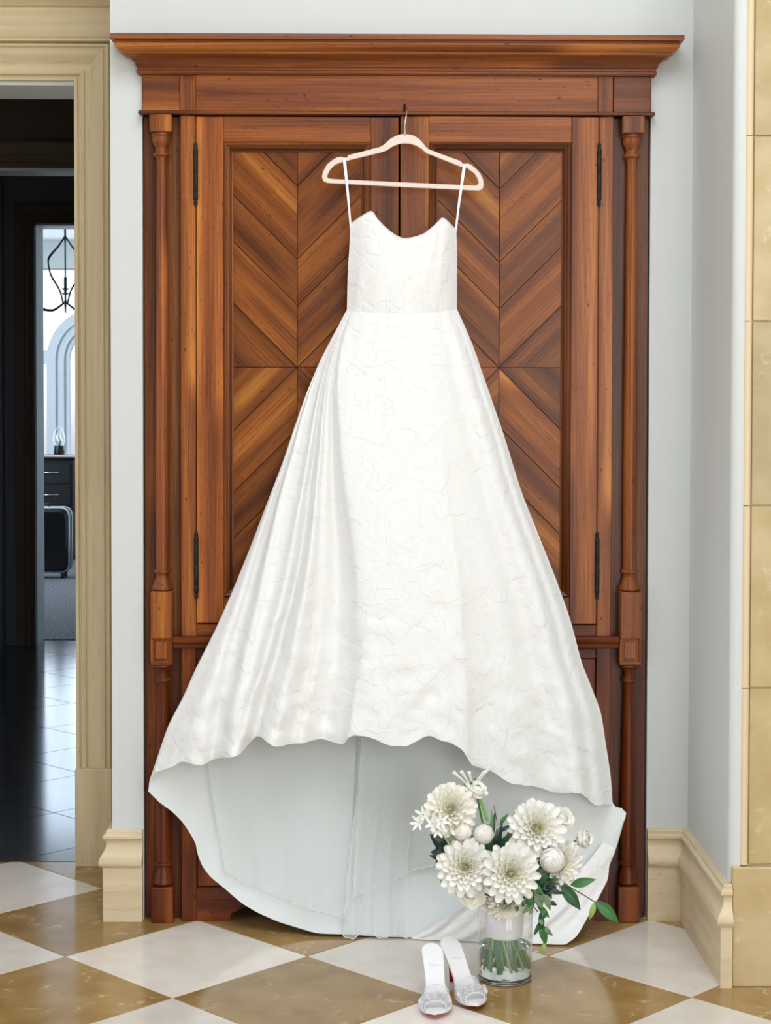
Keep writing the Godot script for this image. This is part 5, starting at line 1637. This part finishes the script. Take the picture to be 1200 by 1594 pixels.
func shoe(label: String, at: Vector3, turn: float, side: float) -> void:
	var s := thing("mule_shoe", label, "shoe", at, "pair of white heeled mules")
	s.rotation.y = turn
	O = Vector3.ZERO
	var L := 0.230
	var bend := 0.03 * side
	obj("insole", plate(-0.0035, 0.004, 0.0, L, bend), M.shoe, s)
	var so := obj("outsole", plate(-0.0052, -0.0034, 0.003, L, bend), M.red, s)
	so.set_meta("label", "red lacquered sole")
	# heel: a slim taper, white behind and red on its front face
	var st := ns()
	var sr := ns()
	var n := 12
	var rows := []
	for j in n + 1:
		var t := float(j) / n
		var y := lerpf(0.0, 0.092, t)
		var hw := lerpf(0.0055, 0.022, pow(t, 2.6))
		var zb := lerpf(0.020, 0.003, pow(t, 1.5))
		var zf := lerpf(0.032, 0.052, pow(t, 2.6))
		var row := []
		for i in 9:
			var a := PI * i / 8.0
			var zz := zf - (zf - zb) * sin(a)
			row.append(Vector3(hw * cos(a) + bend * 0.12, minf(y, sole_h(zz / L) - 0.006), -L + zz))
		rows.append(row)
	for j in n:
		for i in 8:
			quad(st, rows[j][i], rows[j][i + 1], rows[j + 1][i + 1], rows[j + 1][i], Vector2.ZERO, Vector2.ZERO, Vector2.ZERO, Vector2.ZERO, 1)
		quad(sr, rows[j][0], rows[j][8], rows[j + 1][8], rows[j + 1][0], Vector2.ZERO, Vector2.ZERO, Vector2.ZERO, Vector2.ZERO, 1)
	var heel := obj("heel", st, M.shoe, s)
	var breast := obj("heel_breast", sr, M.red, heel)
	breast.set_meta("label", "red front face of the heel")
	st = ns()
	lathe(st, [Vector2(0, 0), Vector2(0.0065, 0), Vector2(0.0065, 0.006), Vector2(0, 0.006)], Vector3(bend * 0.12, 0.0002, -L + 0.027), 12)
	obj("heel_tip", st, M.shoe, heel)
	# sheer vamp across the ball of the foot
	st = ns()
	var p := []
	var uv := []
	var edge_a := []
	var edge_b := []
	for j in 11:
		var t := j / 10.0
		var row := []
		var ur := []
		for i in 17:
			var a := PI * i / 16.0
			var mid := sin(a)
			var q := lerpf(0.56 + 0.03 * mid, 0.90 - 0.06 * mid, t)
			var w := sole_w(q) + 0.0008
			var hh := lerpf(0.036, 0.021, t)
			row.append(sole_at(q, -w * cos(a), 0.001 + hh * pow(mid, 0.8), L, bend))
			ur.append(Vector2(i / 16.0, t))
		p.append(row)
		uv.append(ur)
	grid(st, p, uv)
	var vamp := obj("sheer_vamp", st, M.mesh_grey, s)
	st = ns()
	tube(st, p[0], [0.0012], 5)
	obj("vamp_binding", st, M.shoe, vamp)
	st = ns()
	tube(st, p[10], [0.0012], 5)
	obj("vamp_binding", st, M.shoe, vamp)
	# satin sides that come up from the sole
	for e in [-1, 1]:
		st = ns()
		var g := []
		var gu := []
		for j in 13:
			var q := 0.54 + 0.34 * j / 12.0
			var w := sole_w(q) + 0.0014
			var hgt := 0.013 * sin(PI * (0.1 + 0.8 * j / 12.0))
			g.append([sole_at(q, e * w, -0.002, L, bend), sole_at(q, e * w, hgt * 0.5, L, bend), sole_at(q, e * w * 0.985, hgt, L, bend)])
			gu.append([Vector2.ZERO, Vector2.ZERO, Vector2.ZERO])
		grid(st, g, gu)
		obj("side_panel", st, M.shoe, s)
	# ruffled rosettes along the vamp
	var at_a := [0.20, 0.40, 0.585, 0.76]
	for i in 4:
		var a: float = PI * at_a[i]
		var q := 0.815 - 0.03 * sin(a) + 0.01 * (i % 2)
		var w := sole_w(q)
		var c := sole_at(q, -w * cos(a) * 0.96, 0.001 + 0.022 * pow(sin(a), 0.8) + 0.004, L, bend)
		var nrm := Vector3(-cos(a) * 0.7, sin(a) * 0.8, 0.9).normalized()
		rosette(s, c, nrm, 0.0135)
	# faint script stamped into the heel seat
	st = ns()
	var sc := []
	for i in 61:
		var u := i / 60.0
		sc.append(sole_at(0.24 + 0.008 * sin(u * 31.0) + 0.01 * u, lerpf(-0.014, 0.014, u) + 0.002 * cos(u * 31.0), 0.0036, L, bend))
	tube(st, sc, [0.0006], 4)
	var mk := obj("stamped_script", st, M.shoe_mark, s)
	mk.set_meta("label", "faint stamped script on the insole")
	O = at

func rosette(s: Node, c: Vector3, n: Vector3, r: float) -> void:
	var x := n.cross(Vector3(0.1, 0.2, 1)).normalized()
	var y := n.cross(x)
	var st := ns()
	var p := []
	var uv := []
	for i in 61:
		var t := i / 60.0
		var a := t * TAU * 2.6
		var rr := r * (0.18 + 0.82 * t) * (1.0 + 0.10 * sin(a * 4.0))
		var dir := x * cos(a) + y * sin(a)
		var h := 0.007 * (1.0 - 0.35 * t)
		p.append([c + dir * rr * 0.8, c + dir * rr + n * h * 0.6, c + dir * rr * 1.08 + n * h])
		uv.append([Vector2.ZERO, Vector2.ZERO, Vector2.ZERO])
	grid(st, p, uv)
	obj("rosette", st, M.shoe, s)

func build_shoes() -> void:
	shoe("white mule with rosettes, toe forward, the one farther from the glass vase", Vector3(0.173, 0.0045, 0.820), 0.043, -1.0)
	shoe("white mule with rosettes, red heel showing, the one nearer the glass vase", Vector3(0.280, 0.0045, 0.757), 0.33, -1.0)
